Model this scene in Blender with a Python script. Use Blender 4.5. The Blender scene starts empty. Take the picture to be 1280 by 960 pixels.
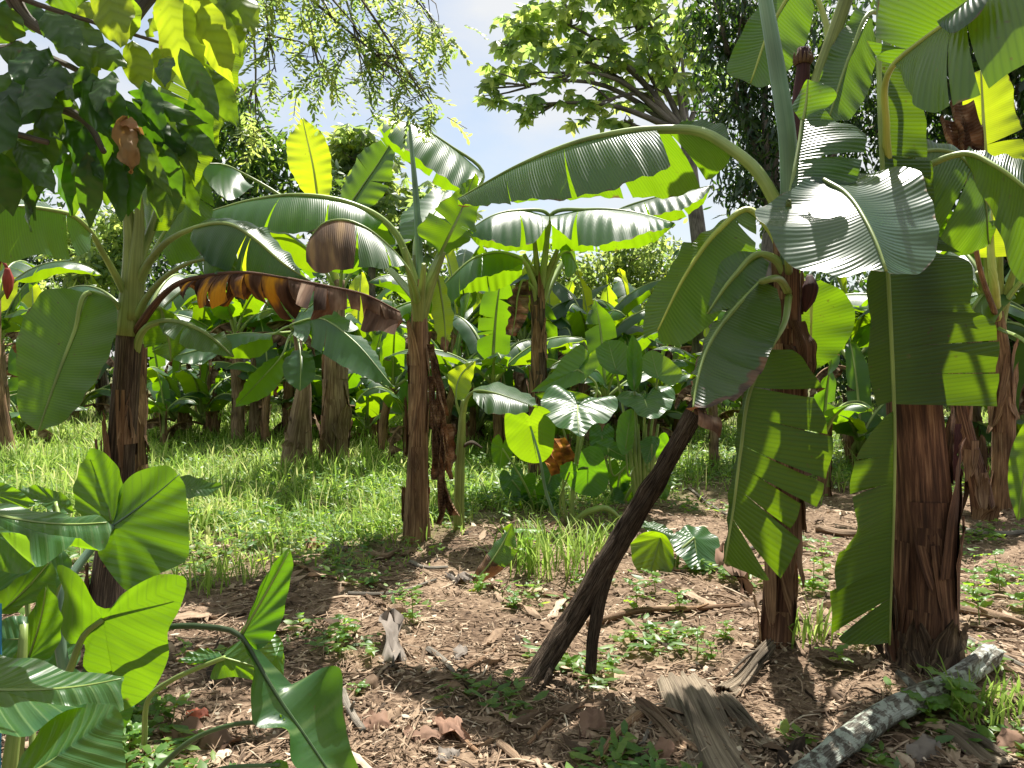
import bpy, math, random
import numpy as np
from mathutils import Vector
C = bpy.context.scene.collection
RNG = np.random.default_rng(7)
PI = math.pi

# ------------------------------------------------------------------ camera
CAMZ, FPX = 1.5, 960.0
PITCH = math.atan(30 / 960)
CP, SP = math.cos(PITCH), math.sin(PITCH)

def ray(px, py):
    x = (px - 640) / FPX
    y = -(py - 480) / FPX
    return np.array([x, CP + y * SP, -SP + y * CP])

def P(px, py, d):
    r = ray(px, py)
    return np.array([0, 0, CAMZ]) + r * (d / r[1])

def hgt(x, y):
    x = np.asarray(x, float); y = np.asarray(y, float)
    h = .035 * np.sin(x * 1.3 + .7) * np.sin(y * 1.1 + .2) + .02 * np.sin(x * 3.1 + y * 2.3) + .012 * np.sin(x * 5.7 - y * 4.9 + 1)
    for (mx, my, r, a) in MOUNDS:
        h = h + a * np.exp(-((x - mx) ** 2 + (y - my) ** 2) / (r * r))
    far = np.clip((y - 12) / 30, 0, 1)
    return h + far * .5

MOUNDS = [(2.1, 3.9, .4, .05), (1.4, 4.1, .35, .04), (-.82, 6.5, .4, .05), (-2.35, 4.5, .45, .04)]

def G(px, py):
    r = ray(px, py); o = np.array([0, 0, CAMZ])
    lo, hi = .5, 60.0
    for _ in range(50):
        m = (lo + hi) / 2; p = o + r * m
        if p[2] > hgt(p[0], p[1]): lo = m
        else: hi = m
    return o + r * lo

def GX(px, d, dz=0.0):
    x = (px - 640) / FPX * d * 1.0
    return np.array([x, d, float(hgt(x, d)) + dz])

# ------------------------------------------------------------------ objects
WL = {}
def thing(name, label, cat, loc, group=None):
    o = bpy.data.objects.new(name, None); C.objects.link(o)
    o.empty_display_size = .2
    o.location = [float(v) for v in loc]; WL[o] = np.array(loc, float)
    o['label'] = label; o['category'] = cat
    if group: o['group'] = group
    return o

def tag(o, label, cat, group=None):
    o['label'] = label; o['category'] = cat
    if group: o['group'] = group
    return o

class MB:
    """collects quads/tris with uv, wear and random value, then links ONE mesh object"""
    def __init__(self): self.v = []; self.f = []; self.uv = []; self.w = []; self.r = []; self.m = []; self.n = 0
    def add(self, v, f, uv=None, wear=None, rnd=.5, mi=0):
        v = np.asarray(v, float); f = np.asarray(f, int)
        self.v.append(v); self.f.append(f + self.n); self.n += len(v)
        self.uv.append(np.zeros((len(v), 2)) if uv is None else np.asarray(uv, float))
        self.w.append(np.zeros(len(v)) if wear is None else np.asarray(wear, float))
        self.r.append(np.full(len(v), rnd) if np.isscalar(rnd) else np.asarray(rnd, float))
        self.m.append(np.full(len(f), mi, int))
        return self
    def build(self, name, mats, parent=None, smooth=True, loc=None):
        v = np.concatenate(self.v)
        o0 = WL[parent] if parent is not None else (np.zeros(3) if loc is None else np.array(loc, float))
        v = v - o0
        me = bpy.data.meshes.new(name)
        nf = sum(len(f) for f in self.f)
        loops = np.concatenate([f.ravel() for f in self.f])
        tot = np.concatenate([np.full(len(f), f.shape[1], int) for f in self.f])
        st = np.concatenate([[0], np.cumsum(tot)[:-1]])
        me.vertices.add(len(v)); me.vertices.foreach_set('co', v.astype(np.float32).ravel())
        me.loops.add(len(loops)); me.loops.foreach_set('vertex_index', loops.astype(np.int32))
        me.polygons.add(nf); me.polygons.foreach_set('loop_start', st.astype(np.int32))
        me.polygons.foreach_set('use_smooth', np.full(nf, smooth))
        me.polygons.foreach_set('material_index', np.concatenate(self.m).astype(np.int32))
        u = me.uv_layers.new(name='UVMap')
        u.data.foreach_set('uv', np.concatenate(self.uv)[loops].astype(np.float32).ravel())
        for nm, arr in (('wear', self.w), ('rnd', self.r)):
            a = me.attributes.new(nm, 'FLOAT', 'POINT'); a.data.foreach_set('value', np.concatenate(arr).astype(np.float32))
        me.update(calc_edges=True); me.validate()
        for m in (mats if isinstance(mats, (list, tuple)) else [mats]): me.materials.append(m)
        o = bpy.data.objects.new(name, me); C.objects.link(o)
        if parent is not None:
            o.parent = parent; WL[o] = o0
        else:
            o.location = [float(x) for x in o0]; WL[o] = o0
        return o

def nrm(a):
    a = np.asarray(a, float)
    return a / np.maximum(np.linalg.norm(a, axis=-1, keepdims=True), 1e-9)

def spline(pts, n):
    p = np.asarray(pts, float)
    if len(p) == 2:
        t = np.linspace(0, 1, n)[:, None]; return p[0] * (1 - t) + p[1] * t
    c = np.concatenate([[0], np.cumsum(np.sqrt(np.maximum(np.linalg.norm(np.diff(p[:, :3], axis=0), axis=1), 1e-6)) ** 2)])
    c /= c[-1]
    m = np.gradient(p, c, axis=0)
    t = np.linspace(0, 1, n); i = np.clip(np.searchsorted(c, t, side='right') - 1, 0, len(p) - 2)
    h = (c[i + 1] - c[i])[:, None]; u = ((t - c[i]) / (c[i + 1] - c[i]))[:, None]
    return ((2 * u ** 3 - 3 * u ** 2 + 1) * p[i] + (u ** 3 - 2 * u ** 2 + u) * h * m[i] + (-2 * u ** 3 + 3 * u ** 2) * p[i + 1] + (u ** 3 - u ** 2) * h * m[i + 1])

def W3(pts):
    return np.array([P(*q) for q in pts])

def ev(A, t):
    x = np.linspace(0, 1, len(A)); t = np.asarray(t)
    return np.stack([np.interp(t, x, A[:, k]) for k in range(3)], -1)

def grid_faces(nr, nc, off=0):
    i = np.arange(nr - 1)[:, None] * nc + np.arange(nc - 1)[None, :]
    i = i.ravel() + off
    return np.stack([i, i + 1, i + nc + 1, i + nc], -1)

def half(mb, M, E, side, rng=(0, 1), tears=(), nt=60, ns=7, bulge=.0, ripple=.012, gap=.12, wearf=None, rag=0.0, swing=.03, seed=0, rnd=.5, mi=0, n_hint=None, wavel=.11):
    """one half of a leaf blade between the midrib M and the edge E, cut by tears into strips"""
    R = np.random.default_rng(seed)
    t0, t1 = rng
    Md = spline(M, 160); Ed = spline(E, 160)
    L = np.linalg.norm(np.diff(Md, axis=0), axis=1).sum()
    Tn = nrm(np.gradient(Md, axis=0))
    cuts = [t0] + [c for c in sorted(tears) if t0 < c < t1] + [t1]
    ph = R.uniform(0, 6)
    for a, b in zip(cuts[:-1], cuts[1:]):
        nr = max(3, int(nt * (b - a)) + 2)
        t = np.linspace(a, b, nr)[:, None]; s = np.linspace(0, 1, ns + 1)[None, :]
        inner = len(cuts) > 2
        anchor = a if a == t0 else (b if b == t1 else (a + b) / 2)
        g = gap * R.uniform(.3, 1.3) if inner else 0
        te = anchor + (t - anchor) * (1 - g * s ** 1.4)
        ls = 1 - (R.uniform(0, rag) if rag else 0)
        sw = R.normal(0, swing) if inner else 0
        te = te + 0 * s; ss = s * ls + 0 * t
        m = ev(Md, te); e = ev(Ed, (te - t0) / (t1 - t0))
        dv = e - m; w = np.linalg.norm(dv, axis=-1, keepdims=True)
        n = nrm(np.cross(dv, ev(Tn, te))) * side
        pos = m + dv * ss[..., None]
        wav = np.sin(te * L / wavel * 2 * PI + ph) * .6 + np.sin(te * L / wavel * 2 * PI * .37 + ph * 2) * .8
        off = bulge * 4 * ss * (1 - ss) * w[..., 0] + ripple * wav * ss ** 1.5 + sw * ss ** 1.5
        pos = pos + n * off[..., None]
        uv = np.stack([.5 + .5 * ss * side, te * L + .12 * ss * w[..., 0]], -1)
        we = np.zeros_like(te) if wearf is None else wearf(te, ss, R)
        f = grid_faces(nr, ns + 1)
        if side < 0: f = f[:, ::-1]
        mb.add(pos.reshape(-1, 3), f, uv.reshape(-1, 2), we.ravel(), rnd, mi)

def tube_geo(path, rad, nseg=8, n=None, noise=0.0, seed=0, flat=1.0):
    path = np.asarray(path, float); n = n or max(6, len(path) * 4)
    q = spline(path, n)
    rr = np.interp(np.linspace(0, 1, n), np.linspace(0, 1, len(rad)), rad)
    T = nrm(np.gradient(q, axis=0))
    ref = np.array([.3, 1, .2]) if abs(T[0][2]) > .6 else np.array([0, 0, 1.])
    X = nrm(np.cross(T, ref)); Y = np.cross(X, T)
    a = np.linspace(0, 2 * PI, nseg + 1)
    R = np.random.default_rng(seed)
    k1, k2 = R.uniform(0, 6, 2)
    rad2 = rr[:, None] * (1 + noise * (np.sin(a[None] * 3 + k1 + np.linspace(0, 5, n)[:, None]) * .5 + np.sin(a[None] * 5 + k2 - np.linspace(0, 9, n)[:, None]) * .35 + .3 * np.sin(np.linspace(0, 17, n)[:, None] + a[None] * 1 + k2)))
    v = q[:, None] + (np.cos(a)[None, :, None] * X[:, None] + flat * np.sin(a)[None, :, None] * Y[:, None]) * rad2[..., None]
    ln = np.concatenate([[0], np.cumsum(np.linalg.norm(np.diff(q, axis=0), axis=1))])
    uv = np.stack([np.tile(a / (2 * PI), (n, 1)), np.tile(ln[:, None], (1, nseg + 1))], -1)
    f = grid_faces(n, nseg + 1)
    v = v.reshape(-1, 3); uv = uv.reshape(-1, 2)
    # end caps
    c0, c1 = len(v), len(v) + 1
    v = np.concatenate([v, q[[0]], q[[-1]]]); uv = np.concatenate([uv, [[.5, 0], [.5, ln[-1]]]])
    i = np.arange(nseg)
    caps = np.concatenate([np.stack([np.full(nseg, c0), i + 1, i], -1), np.stack([np.full(nseg, c1), (n - 1) * (nseg + 1) + i, (n - 1) * (nseg + 1) + i + 1], -1)])
    return v, f, caps, uv

def tube(mb, path, rad, nseg=8, n=None, noise=0.0, seed=0, mi=0, rnd=.5, flat=1.0, wear=0.0):
    v, f, caps, uv = tube_geo(path, rad, nseg, n, noise, seed, flat)
    mb.add(v, f, uv, np.full(len(v), wear), rnd, mi)
    mb.f.append(caps + (mb.n - len(v))); mb.m.append(np.full(len(caps), mi, int))
    return mb

# ------------------------------------------------------------------ materials
def new_mat(name):
    m = bpy.data.materials.new(name); m.use_nodes = True
    nt = m.node_tree; nt.nodes.clear()
    return m, nt
def N(nt, t, **kw):
    n = nt.nodes.new(t)
    for k, v in kw.items():
        if k in n.inputs: n.inputs[k].default_value = v
        else: setattr(n, k, v)
    return n
def lk(nt, a, b): nt.links.new(a, b)
def math_n(nt, op, a, b=None, clamp=False):
    n = nt.nodes.new('ShaderNodeMath'); n.operation = op; n.use_clamp = clamp
    for i, x in enumerate((a, b)):
        if x is None: continue
        if isinstance(x, (int, float)): n.inputs[i].default_value = x
        else: lk(nt, x, n.inputs[i])
    return n.outputs[0]
def mixc(nt, f, a, b, mode='MIX'):
    n = nt.nodes.new('ShaderNodeMix'); n.data_type = 'RGBA'; n.blend_type = mode
    for i, x in ((0, f), (6, a), (7, b)):
        if isinstance(x, (int, float)): n.inputs[i].default_value = x
        elif isinstance(x, tuple): n.inputs[i].default_value = (*x, 1)
        else: lk(nt, x, n.inputs[i])
    return n.outputs[2]
def ramp(nt, f, stops):
    n = nt.nodes.new('ShaderNodeValToRGB'); cr = n.color_ramp
    while len(cr.elements) < len(stops): cr.elements.new(.5)
    for e, (p, c) in zip(cr.elements, stops): e.position = p; e.color = (*c, 1) if isinstance(c, tuple) else (c, c, c, 1)
    lk(nt, f, n.inputs[0]); return n.outputs[0]

BROWN = (.16, .075, .035)
def leafmat(name, col, tcol, freq=70, bump=.5, rough=.38, tf=.45, spec=.5, vary=.25, wearcol=((.05, .028, .018), (.17, .095, .055), (.40, .24, .11)), dist=.004, coat=0.0, vp=3.0, vm=.28, vl=0.0, wst=(.36, .52, .66)):
    m, nt = new_mat(name)
    uv = N(nt, 'ShaderNodeUVMap'); sep = N(nt, 'ShaderNodeSeparateXYZ'); lk(nt, uv.outputs[0], sep.inputs[0])
    tc = N(nt, 'ShaderNodeTexCoord')
    nz = N(nt, 'ShaderNodeTexNoise', Scale=2.2, Detail=4.0); lk(nt, tc.outputs['Object'], nz.inputs['Vector'])
    oi = N(nt, 'ShaderNodeObjectInfo')
    at = N(nt, 'ShaderNodeAttribute', attribute_name='rnd'); we = N(nt, 'ShaderNodeAttribute', attribute_name='wear')
    # fine side veins
    ph = math_n(nt, 'MULTIPLY', sep.outputs[1], freq * 2 * PI)
    jit = math_n(nt, 'MULTIPLY', nz.outputs[0], 6.0)
    wv = math_n(nt, 'SINE', math_n(nt, 'ADD', ph, jit))
    wv01 = math_n(nt, 'MULTIPLY_ADD', wv, .5); wv01.node.inputs[2].default_value = .5
    str_v = N(nt, 'ShaderNodeCombineXYZ'); lk(nt, math_n(nt, 'MULTIPLY', sep.outputs[0], .6), str_v.inputs[0]); lk(nt, math_n(nt, 'MULTIPLY', sep.outputs[1], 16.0), str_v.inputs[1])
    streak = N(nt, 'ShaderNodeTexNoise', Scale=1.0, Detail=3.0); lk(nt, str_v.outputs[0], streak.inputs['Vector'])
    # value variation
    v = math_n(nt, 'ADD', math_n(nt, 'MULTIPLY', nz.outputs[0], vary * 2), math_n(nt, 'MULTIPLY', oi.outputs['Random'], vary))
    v = math_n(nt, 'ADD', v, math_n(nt, 'MULTIPLY', at.outputs['Fac'], vary * 1.6))
    v = math_n(nt, 'ADD', v, math_n(nt, 'MULTIPLY', streak.outputs[0], vary))
    v = math_n(nt, 'ADD', v, 1 - vary * 2.8)
    hs = N(nt, 'ShaderNodeHueSaturation'); hs.inputs['Color'].default_value = (*col, 1); lk(nt, v, hs.inputs['Value'])
    hue = math_n(nt, 'ADD', math_n(nt, 'MULTIPLY', at.outputs['Fac'], -.05), math_n(nt, 'MULTIPLY', nz.outputs[0], -.03)); hue = math_n(nt, 'ADD', hue, .54)
    lk(nt, hue, hs.inputs['Hue'])
    ht = N(nt, 'ShaderNodeHueSaturation'); ht.inputs['Color'].default_value = (*tcol, 1); lk(nt, v, ht.inputs['Value']); lk(nt, hue, ht.inputs['Hue'])
    tveined = mixc(nt, math_n(nt, 'MULTIPLY', math_n(nt, 'POWER', wv01, vp), vm), ht.outputs[0], (tcol[0] * .35, tcol[1] * .42, tcol[2] * .3))
    # dead / worn tissue
    n2 = N(nt, 'ShaderNodeTexNoise', Scale=11.0, Detail=5.0); lk(nt, tc.outputs['Object'], n2.inputs['Vector'])
    edge = math_n(nt, 'ADD', we.outputs['Fac'], math_n(nt, 'MULTIPLY', math_n(nt, 'SUBTRACT', n2.outputs[0], .5), .9))
    wf = ramp(nt, edge, [(.42, 0.0), (.55, 1.0)])
    wfg = math_n(nt, 'MULTIPLY', wf, math_n(nt, 'GREATER_THAN', we.outputs['Fac'], .02))
    n3 = N(nt, 'ShaderNodeTexNoise', Scale=1.0, Detail=3.0)
    sv = N(nt, 'ShaderNodeCombineXYZ'); lk(nt, math_n(nt, 'MULTIPLY', sep.outputs[0], 1.6), sv.inputs[0]); lk(nt, math_n(nt, 'MULTIPLY', sep.outputs[1], 9.0), sv.inputs[1]); lk(nt, sv.outputs[0], n3.inputs['Vector'])
    wc = ramp(nt, n3.outputs[0], [(wst[0], wearcol[0]), (wst[1], wearcol[1]), (wst[2], wearcol[2])])
    n4 = N(nt, 'ShaderNodeTexNoise', Scale=34.0, Detail=3.0); lk(nt, tc.outputs['Object'], n4.inputs['Vector'])
    spk = math_n(nt, 'MULTIPLY', ramp(nt, n4.outputs[0], [(.66, 0.0), (.74, 1.0)]), .55)
    wfg = math_n(nt, 'MAXIMUM', wfg, math_n(nt, 'MULTIPLY', spk, ramp(nt, nz.outputs[0], [(.45, 0.0), (.6, 1.0)])))
    hsv_ = hs.outputs[0] if not vl else mixc(nt, math_n(nt, 'MULTIPLY', math_n(nt, 'POWER', wv01, vp), vl), hs.outputs[0], (.30, .42, .16))
    colf = mixc(nt, wfg, hsv_, wc)
    tcf = mixc(nt, wfg, tveined, mixc(nt, .5, wc, (.3, .1, .02)))
    bp = N(nt, 'ShaderNodeBump', Strength=bump, Distance=dist)
    hh = math_n(nt, 'ADD', math_n(nt, 'MULTIPLY', wv01, .5), math_n(nt, 'MULTIPLY', streak.outputs[0], 1.2))
    lk(nt, hh, bp.inputs['Height'])
    pr = N(nt, 'ShaderNodeBsdfPrincipled'); lk(nt, colf, pr.inputs['Base Color']); lk(nt, bp.outputs[0], pr.inputs['Normal'])
    lk(nt, math_n(nt, 'ADD', math_n(nt, 'MULTIPLY', wfg, .4), math_n(nt, 'ADD', math_n(nt, 'MULTIPLY', nz.outputs[0], .16), rough - .08)), pr.inputs['Roughness'])
    pr.inputs['Specular IOR Level'].default_value = spec
    pr.inputs['Coat Weight'].default_value = coat; pr.inputs['Coat Roughness'].default_value = .25
    tr = N(nt, 'ShaderNodeBsdfTranslucent'); lk(nt, tcf, tr.inputs[0])
    mx = N(nt, 'ShaderNodeMixShader')
    lk(nt, math_n(nt, 'SUBTRACT', tf, math_n(nt, 'MULTIPLY', wfg, tf * .6)), mx.inputs[0])
    lk(nt, pr.outputs[0], mx.inputs[1]); lk(nt, tr.outputs[0], mx.inputs[2])
    out = N(nt, 'ShaderNodeOutputMaterial'); lk(nt, mx.outputs[0], out.inputs[0])
    return m

def streakmat(name, stops, sx=8.0, sy=1.2, bump=.6, rough=.75, dist=.01, blot=None, spec=.3, rings=0.0, bsc=5.0):
    """fibrous stem / bark: streaks along the length"""
    m, nt = new_mat(name)
    uv = N(nt, 'ShaderNodeUVMap'); sep = N(nt, 'ShaderNodeSeparateXYZ'); lk(nt, uv.outputs[0], sep.inputs[0])
    tc = N(nt, 'ShaderNodeTexCoord')
    cb = N(nt, 'ShaderNodeCombineXYZ')
    an = math_n(nt, 'MULTIPLY', sep.outputs[0], 2 * PI)
    lk(nt, math_n(nt, 'MULTIPLY', math_n(nt, 'COSINE', an), sx * .5), cb.inputs[0]); lk(nt, math_n(nt, 'MULTIPLY', math_n(nt, 'SINE', an), sx * .5), cb.inputs[1]); lk(nt, math_n(nt, 'MULTIPLY', sep.outputs[1], sy), cb.inputs[2])
    oi = N(nt, 'ShaderNodeObjectInfo')
    add = N(nt, 'ShaderNodeVectorMath'); add.operation = 'ADD'; lk(nt, cb.outputs[0], add.inputs[0])
    ofs = N(nt, 'ShaderNodeCombineXYZ'); lk(nt, math_n(nt, 'MULTIPLY', oi.outputs['Random'], 40.0), ofs.inputs[2]); lk(nt, ofs.outputs[0], add.inputs[1])
    n1 = N(nt, 'ShaderNodeTexNoise', Scale=1.6, Detail=8.0, Roughness=.65); lk(nt, add.outputs[0], n1.inputs['Vector'])
    c = ramp(nt, n1.outputs[0], stops)
    n2 = N(nt, 'ShaderNodeTexNoise', Scale=bsc, Detail=5.0); lk(nt, tc.outputs['Object'], n2.inputs['Vector'])
    c = mixc(nt, math_n(nt, 'MULTIPLY', n2.outputs[0], .5), c, (.5, .5, .5), 'OVERLAY')
    if blot:
        bf = ramp(nt, n2.outputs[0], [(blot[1], 0.0), (blot[1] + .08, 1.0)])
        c = mixc(nt, bf, c, blot[0])
    n5 = N(nt, 'ShaderNodeTexNoise', Scale=2.2, Detail=3.0); lk(nt, tc.outputs['Object'], n5.inputs['Vector'])
    c = mixc(nt, .75, c, ramp(nt, n5.outputs[0], [(.32, .22), (.5, .5), (.68, .82)]), 'OVERLAY')
    n3 = N(nt, 'ShaderNodeTexNoise', Scale=4.0, Detail=8.0); lk(nt, add.outputs[0], n3.inputs['Vector'])
    h = math_n(nt, 'ADD', n1.outputs[0], math_n(nt, 'MULTIPLY', n3.outputs[0], .6))
    bp = N(nt, 'ShaderNodeBump', Strength=bump, Distance=dist); lk(nt, h, bp.inputs['Height'])
    pr = N(nt, 'ShaderNodeBsdfPrincipled', Roughness=rough); lk(nt, c, pr.inputs['Base Color']); lk(nt, bp.outputs[0], pr.inputs['Normal'])
    pr.inputs['Specular IOR Level'].default_value = spec
    out = N(nt, 'ShaderNodeOutputMaterial'); lk(nt, pr.outputs[0], out.inputs[0])
    return m

def rndmat(name, stops, tf=.2, rough=.7, nscale=30.0):
    m, nt = new_mat(name)
    at = N(nt, 'ShaderNodeAttribute', attribute_name='rnd'); tc = N(nt, 'ShaderNodeTexCoord')
    nz = N(nt, 'ShaderNodeTexNoise', Scale=nscale, Detail=4.0); lk(nt, tc.outputs['Object'], nz.inputs['Vector'])
    f = math_n(nt, 'ADD', at.outputs['Fac'], math_n(nt, 'MULTIPLY', math_n(nt, 'SUBTRACT', nz.outputs[0], .5), .35))
    c = ramp(nt, f, stops)
    pr = N(nt, 'ShaderNodeBsdfPrincipled', Roughness=rough); lk(nt, c, pr.inputs['Base Color']); pr.inputs['Specular IOR Level'].default_value = .3
    tr = N(nt, 'ShaderNodeBsdfTranslucent'); lk(nt, c, tr.inputs[0])
    mx = N(nt, 'ShaderNodeMixShader'); mx.inputs[0].default_value = tf
    lk(nt, pr.outputs[0], mx.inputs[1]); lk(nt, tr.outputs[0], mx.inputs[2])
    out = N(nt, 'ShaderNodeOutputMaterial'); lk(nt, mx.outputs[0], out.inputs[0])
    return m

M_LEAF = leafmat('banana_leaf', (.026, .078, .036), (.28, .50, .003), freq=75, rough=.36, tf=.42, spec=.6)
M_LEAFN = leafmat('banana_leaf_near', (.020, .062, .036), (.26, .48, .003), freq=58, bump=.8, rough=.33, tf=.38, spec=.7, dist=.005)
M_LEAFG = leafmat('banana_leaf_glossy', (.03, .08, .05), (.28, .50, .003), freq=58, bump=.55, rough=.30, tf=.36, spec=1.0, dist=.005)
M_LEAFSHADE = leafmat('banana_leaf_shade_tone', (.010, .034, .019), (.27, .47, .003), freq=58, bump=.8, rough=.38, tf=.31, spec=.4, dist=.005)  # near leaf darkened: shade on the hanging leaves put into the colour
M_YOUNG = leafmat('young_banana_leaf', (.12, .20, .03), (.66, .80, .015), freq=60, rough=.4, tf=.55)
M_DEAD = leafmat('dead_banana_leaf', (.11, .06, .04), (.16, .07, .03), freq=40, bump=1.0, rough=.75, tf=.2, spec=.2, dist=.01, wearcol=((.045, .027, .02), (.18, .11, .075), (.40, .29, .21)))
M_DEADO = leafmat('dead_leaf_orange', (.11, .06, .04), (.3, .12, .02), freq=40, bump=1.0, rough=.7, tf=.25, spec=.25, dist=.01, wearcol=((.03, .015, .010), (.13, .065, .038), (.66, .30, .02)), wst=(.36, .50, .60))
M_TARO = leafmat('taro_leaf', (.035, .115, .04), (.28, .54, .004), freq=8, bump=.35, rough=.33, tf=.42, spec=.6, vary=.28, dist=.02, vp=26.0, vm=.5, vl=.36)
M_CACAO = leafmat('cacao_leaf', (.028, .07, .02), (.26, .52, .012), freq=30, bump=.5, rough=.36, tf=.34, spec=.5, dist=.006)
M_CACAOY = leafmat('young_cacao_leaf', (.10, .17, .03), (.44, .62, .02), freq=30, bump=.5, rough=.4, tf=.5, dist=.006)
M_RIB = streakmat('midrib_green', [(.3, (.16, .25, .05)), (.7, (.32, .40, .12))], sx=3, sy=.6, bump=.1, rough=.4, spec=.5)
M_RIBY = streakmat('midrib_yellow', [(.3, (.34, .42, .06)), (.7, (.5, .55, .14))], sx=3, sy=.6, bump=.1, rough=.4, spec=.5)
M_SPEAR = streakmat('spear_bluegreen', [(.3, (.10, .20, .12)), (.7, (.22, .33, .22))], sx=3, sy=.6, bump=.1, rough=.4, spec=.5)
M_STEM = streakmat('pseudostem_brown', [(.25, (.03, .017, .011)), (.43, (.14, .075, .042)), (.57, (.30, .18, .10)), (.75, (.52, .40, .27))], sx=9, sy=2.2)
M_STEMD = streakmat('pseudostem_dark', [(.33, (.016, .011, .008)), (.5, (.07, .045, .03)), (.62, (.17, .12, .08)), (.78, (.36, .27, .19))], sx=12, sy=3.0, bump=.9)
M_STEMR = streakmat('pseudostem_red', [(.3, (.02, .011, .008)), (.47, (.09, .042, .026)), (.6, (.22, .115, .065)), (.76, (.42, .30, .19))], sx=9, sy=1.8)
M_STEMG = streakmat('pseudostem_green', [(.3, (.14, .17, .04)), (.6, (.28, .33, .10)), (.75, (.36, .36, .16))], sx=5, sy=.8, bump=.2, rough=.5)
M_DRY = streakmat('dry_sheath', [(.25, (.045, .026, .016)), (.45, (.17, .105, .065)), (.62, (.34, .245, .16)), (.8, (.52, .42, .31))], sx=11, sy=1.5, bump=.8)
M_SHEATH = streakmat('grey_sheath', [(.25, (.05, .038, .026)), (.45, (.17, .13, .09)), (.62, (.30, .245, .175)), (.8, (.44, .37, .28))], sx=26, sy=1.2, bump=1.0)
M_BARK = streakmat('pole_bark', [(.34, (.02, .014, .011)), (.46, (.085, .06, .043)), (.57, (.19, .14, .10)), (.72, (.36, .29, .22))], sx=16, sy=9.0, bump=1.0, dist=.035, rough=.9, spec=.15)
M_TRUNK = streakmat('tree_bark', [(.3, (.06, .05, .04)), (.7, (.25, .22, .18))], sx=6, sy=4.0)
M_LICHEN = streakmat('lichen_bark', [(.3, (.07, .06, .05)), (.5, (.24, .22, .18)), (.7, (.42, .41, .35))], sx=10, sy=10.0, bump=1.0, dist=.02, rough=.9, spec=.15, blot=((.60, .64, .57), .47), bsc=24.0)
M_MAROON = streakmat('maroon_bract', [(.3, (.025, .009, .010)), (.7, (.10, .032, .032))], sx=4, sy=.8, bump=.3)
# ------------------------------------------------------------------ leaf builders
def hero(root, mid, A=None, B=None, ra=(0, 1), rb=(0, 1), ta=(), tb=(), pet=None, mat=None, rib=None, rr=(.016, .004), pr=None, bulge=.06, ripple=.012, wear=None, gap=.06, rag=0.0, swing=.02, nt=60, seed=0, name='leaf', rnd=.5, extra=(), wavel=.11):
    """banana leaf: midrib and the two blade edges given as (px, py, distance); pet = its stalk"""
    mat = mat or M_LEAFN
    Rt = np.random.default_rng(seed + 5000)
    if name == 'leaf' and mat in (M_LEAF, M_LEAFN) and len(mid) >= 4:
        ta = tuple(ta) or tuple(Rt.uniform(.12, .92, Rt.integers(1, 4))); tb = tuple(tb) or tuple(Rt.uniform(.12, .92, Rt.integers(1, 4)))
        gap = min(gap, .05); swing = max(swing, .02)
    if wear is None: wear = lambda t, s, R: np.clip((s - .955) * 10, 0, .42) + np.clip((t - .93) * 6, 0, .3) * (s > .3)
    mb = MB(); M = W3(mid)
    if A is not None: half(mb, M, W3(A), -1, ra, ta, nt, bulge=bulge, ripple=ripple, gap=gap, wearf=wear, rag=rag, swing=swing, seed=seed, rnd=rnd, wavel=wavel)
    if B is not None: half(mb, M, W3(B), 1, rb, tb, nt, bulge=bulge, ripple=ripple, gap=gap, wearf=wear, rag=rag, swing=swing, seed=seed + 1, rnd=rnd, wavel=wavel)
    for (E, side, rg, tt) in extra: half(mb, M, W3(E), side, rg, tt, nt, bulge=bulge, ripple=ripple, gap=gap, wearf=wear, seed=seed + 2, rnd=rnd)
    lf = mb.build(name, mat, root)
    mr = MB(); path = M
    if pet is not None:
        Pt = W3(pet); path = np.concatenate([Pt[:-1] if np.linalg.norm(Pt[-1] - M[0]) < .05 else Pt, M])
        k = len(path) - len(M)
        r0 = pr or max(rr[0] * 1.8, .012)
        rad = list(np.linspace(r0, rr[0], k + 1)) + list(np.linspace(rr[0], rr[1], len(M)))[1:]
    else: rad = list(np.linspace(rr[0], rr[1], len(path)))
    tube(mr, path, rad, 8, n=40)
    mr.build('midrib', rib or M_RIB, lf)
    return lf

def blade_shape(t):
    return np.minimum(1, (t / .14) ** .6) * np.minimum(1, np.maximum((1 - t) / .34, 0) ** .62)

def gen_curve(rng, base, az, el, L, droop, pet=.2, n=26):
    ds = L / n; p = np.array(base, float); pts = [p.copy()]; e = el
    side = rng.uniform(-.25, .25)
    for i in range(n):
        u = i / n
        e2 = e - droop * (u ** 1.4)
        a = az + side * u
        p = p + ds * np.array([math.cos(e2) * math.cos(a), math.cos(e2) * math.sin(a), math.sin(e2)])
        pts.append(p.copy())
    return np.array(pts)

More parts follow.
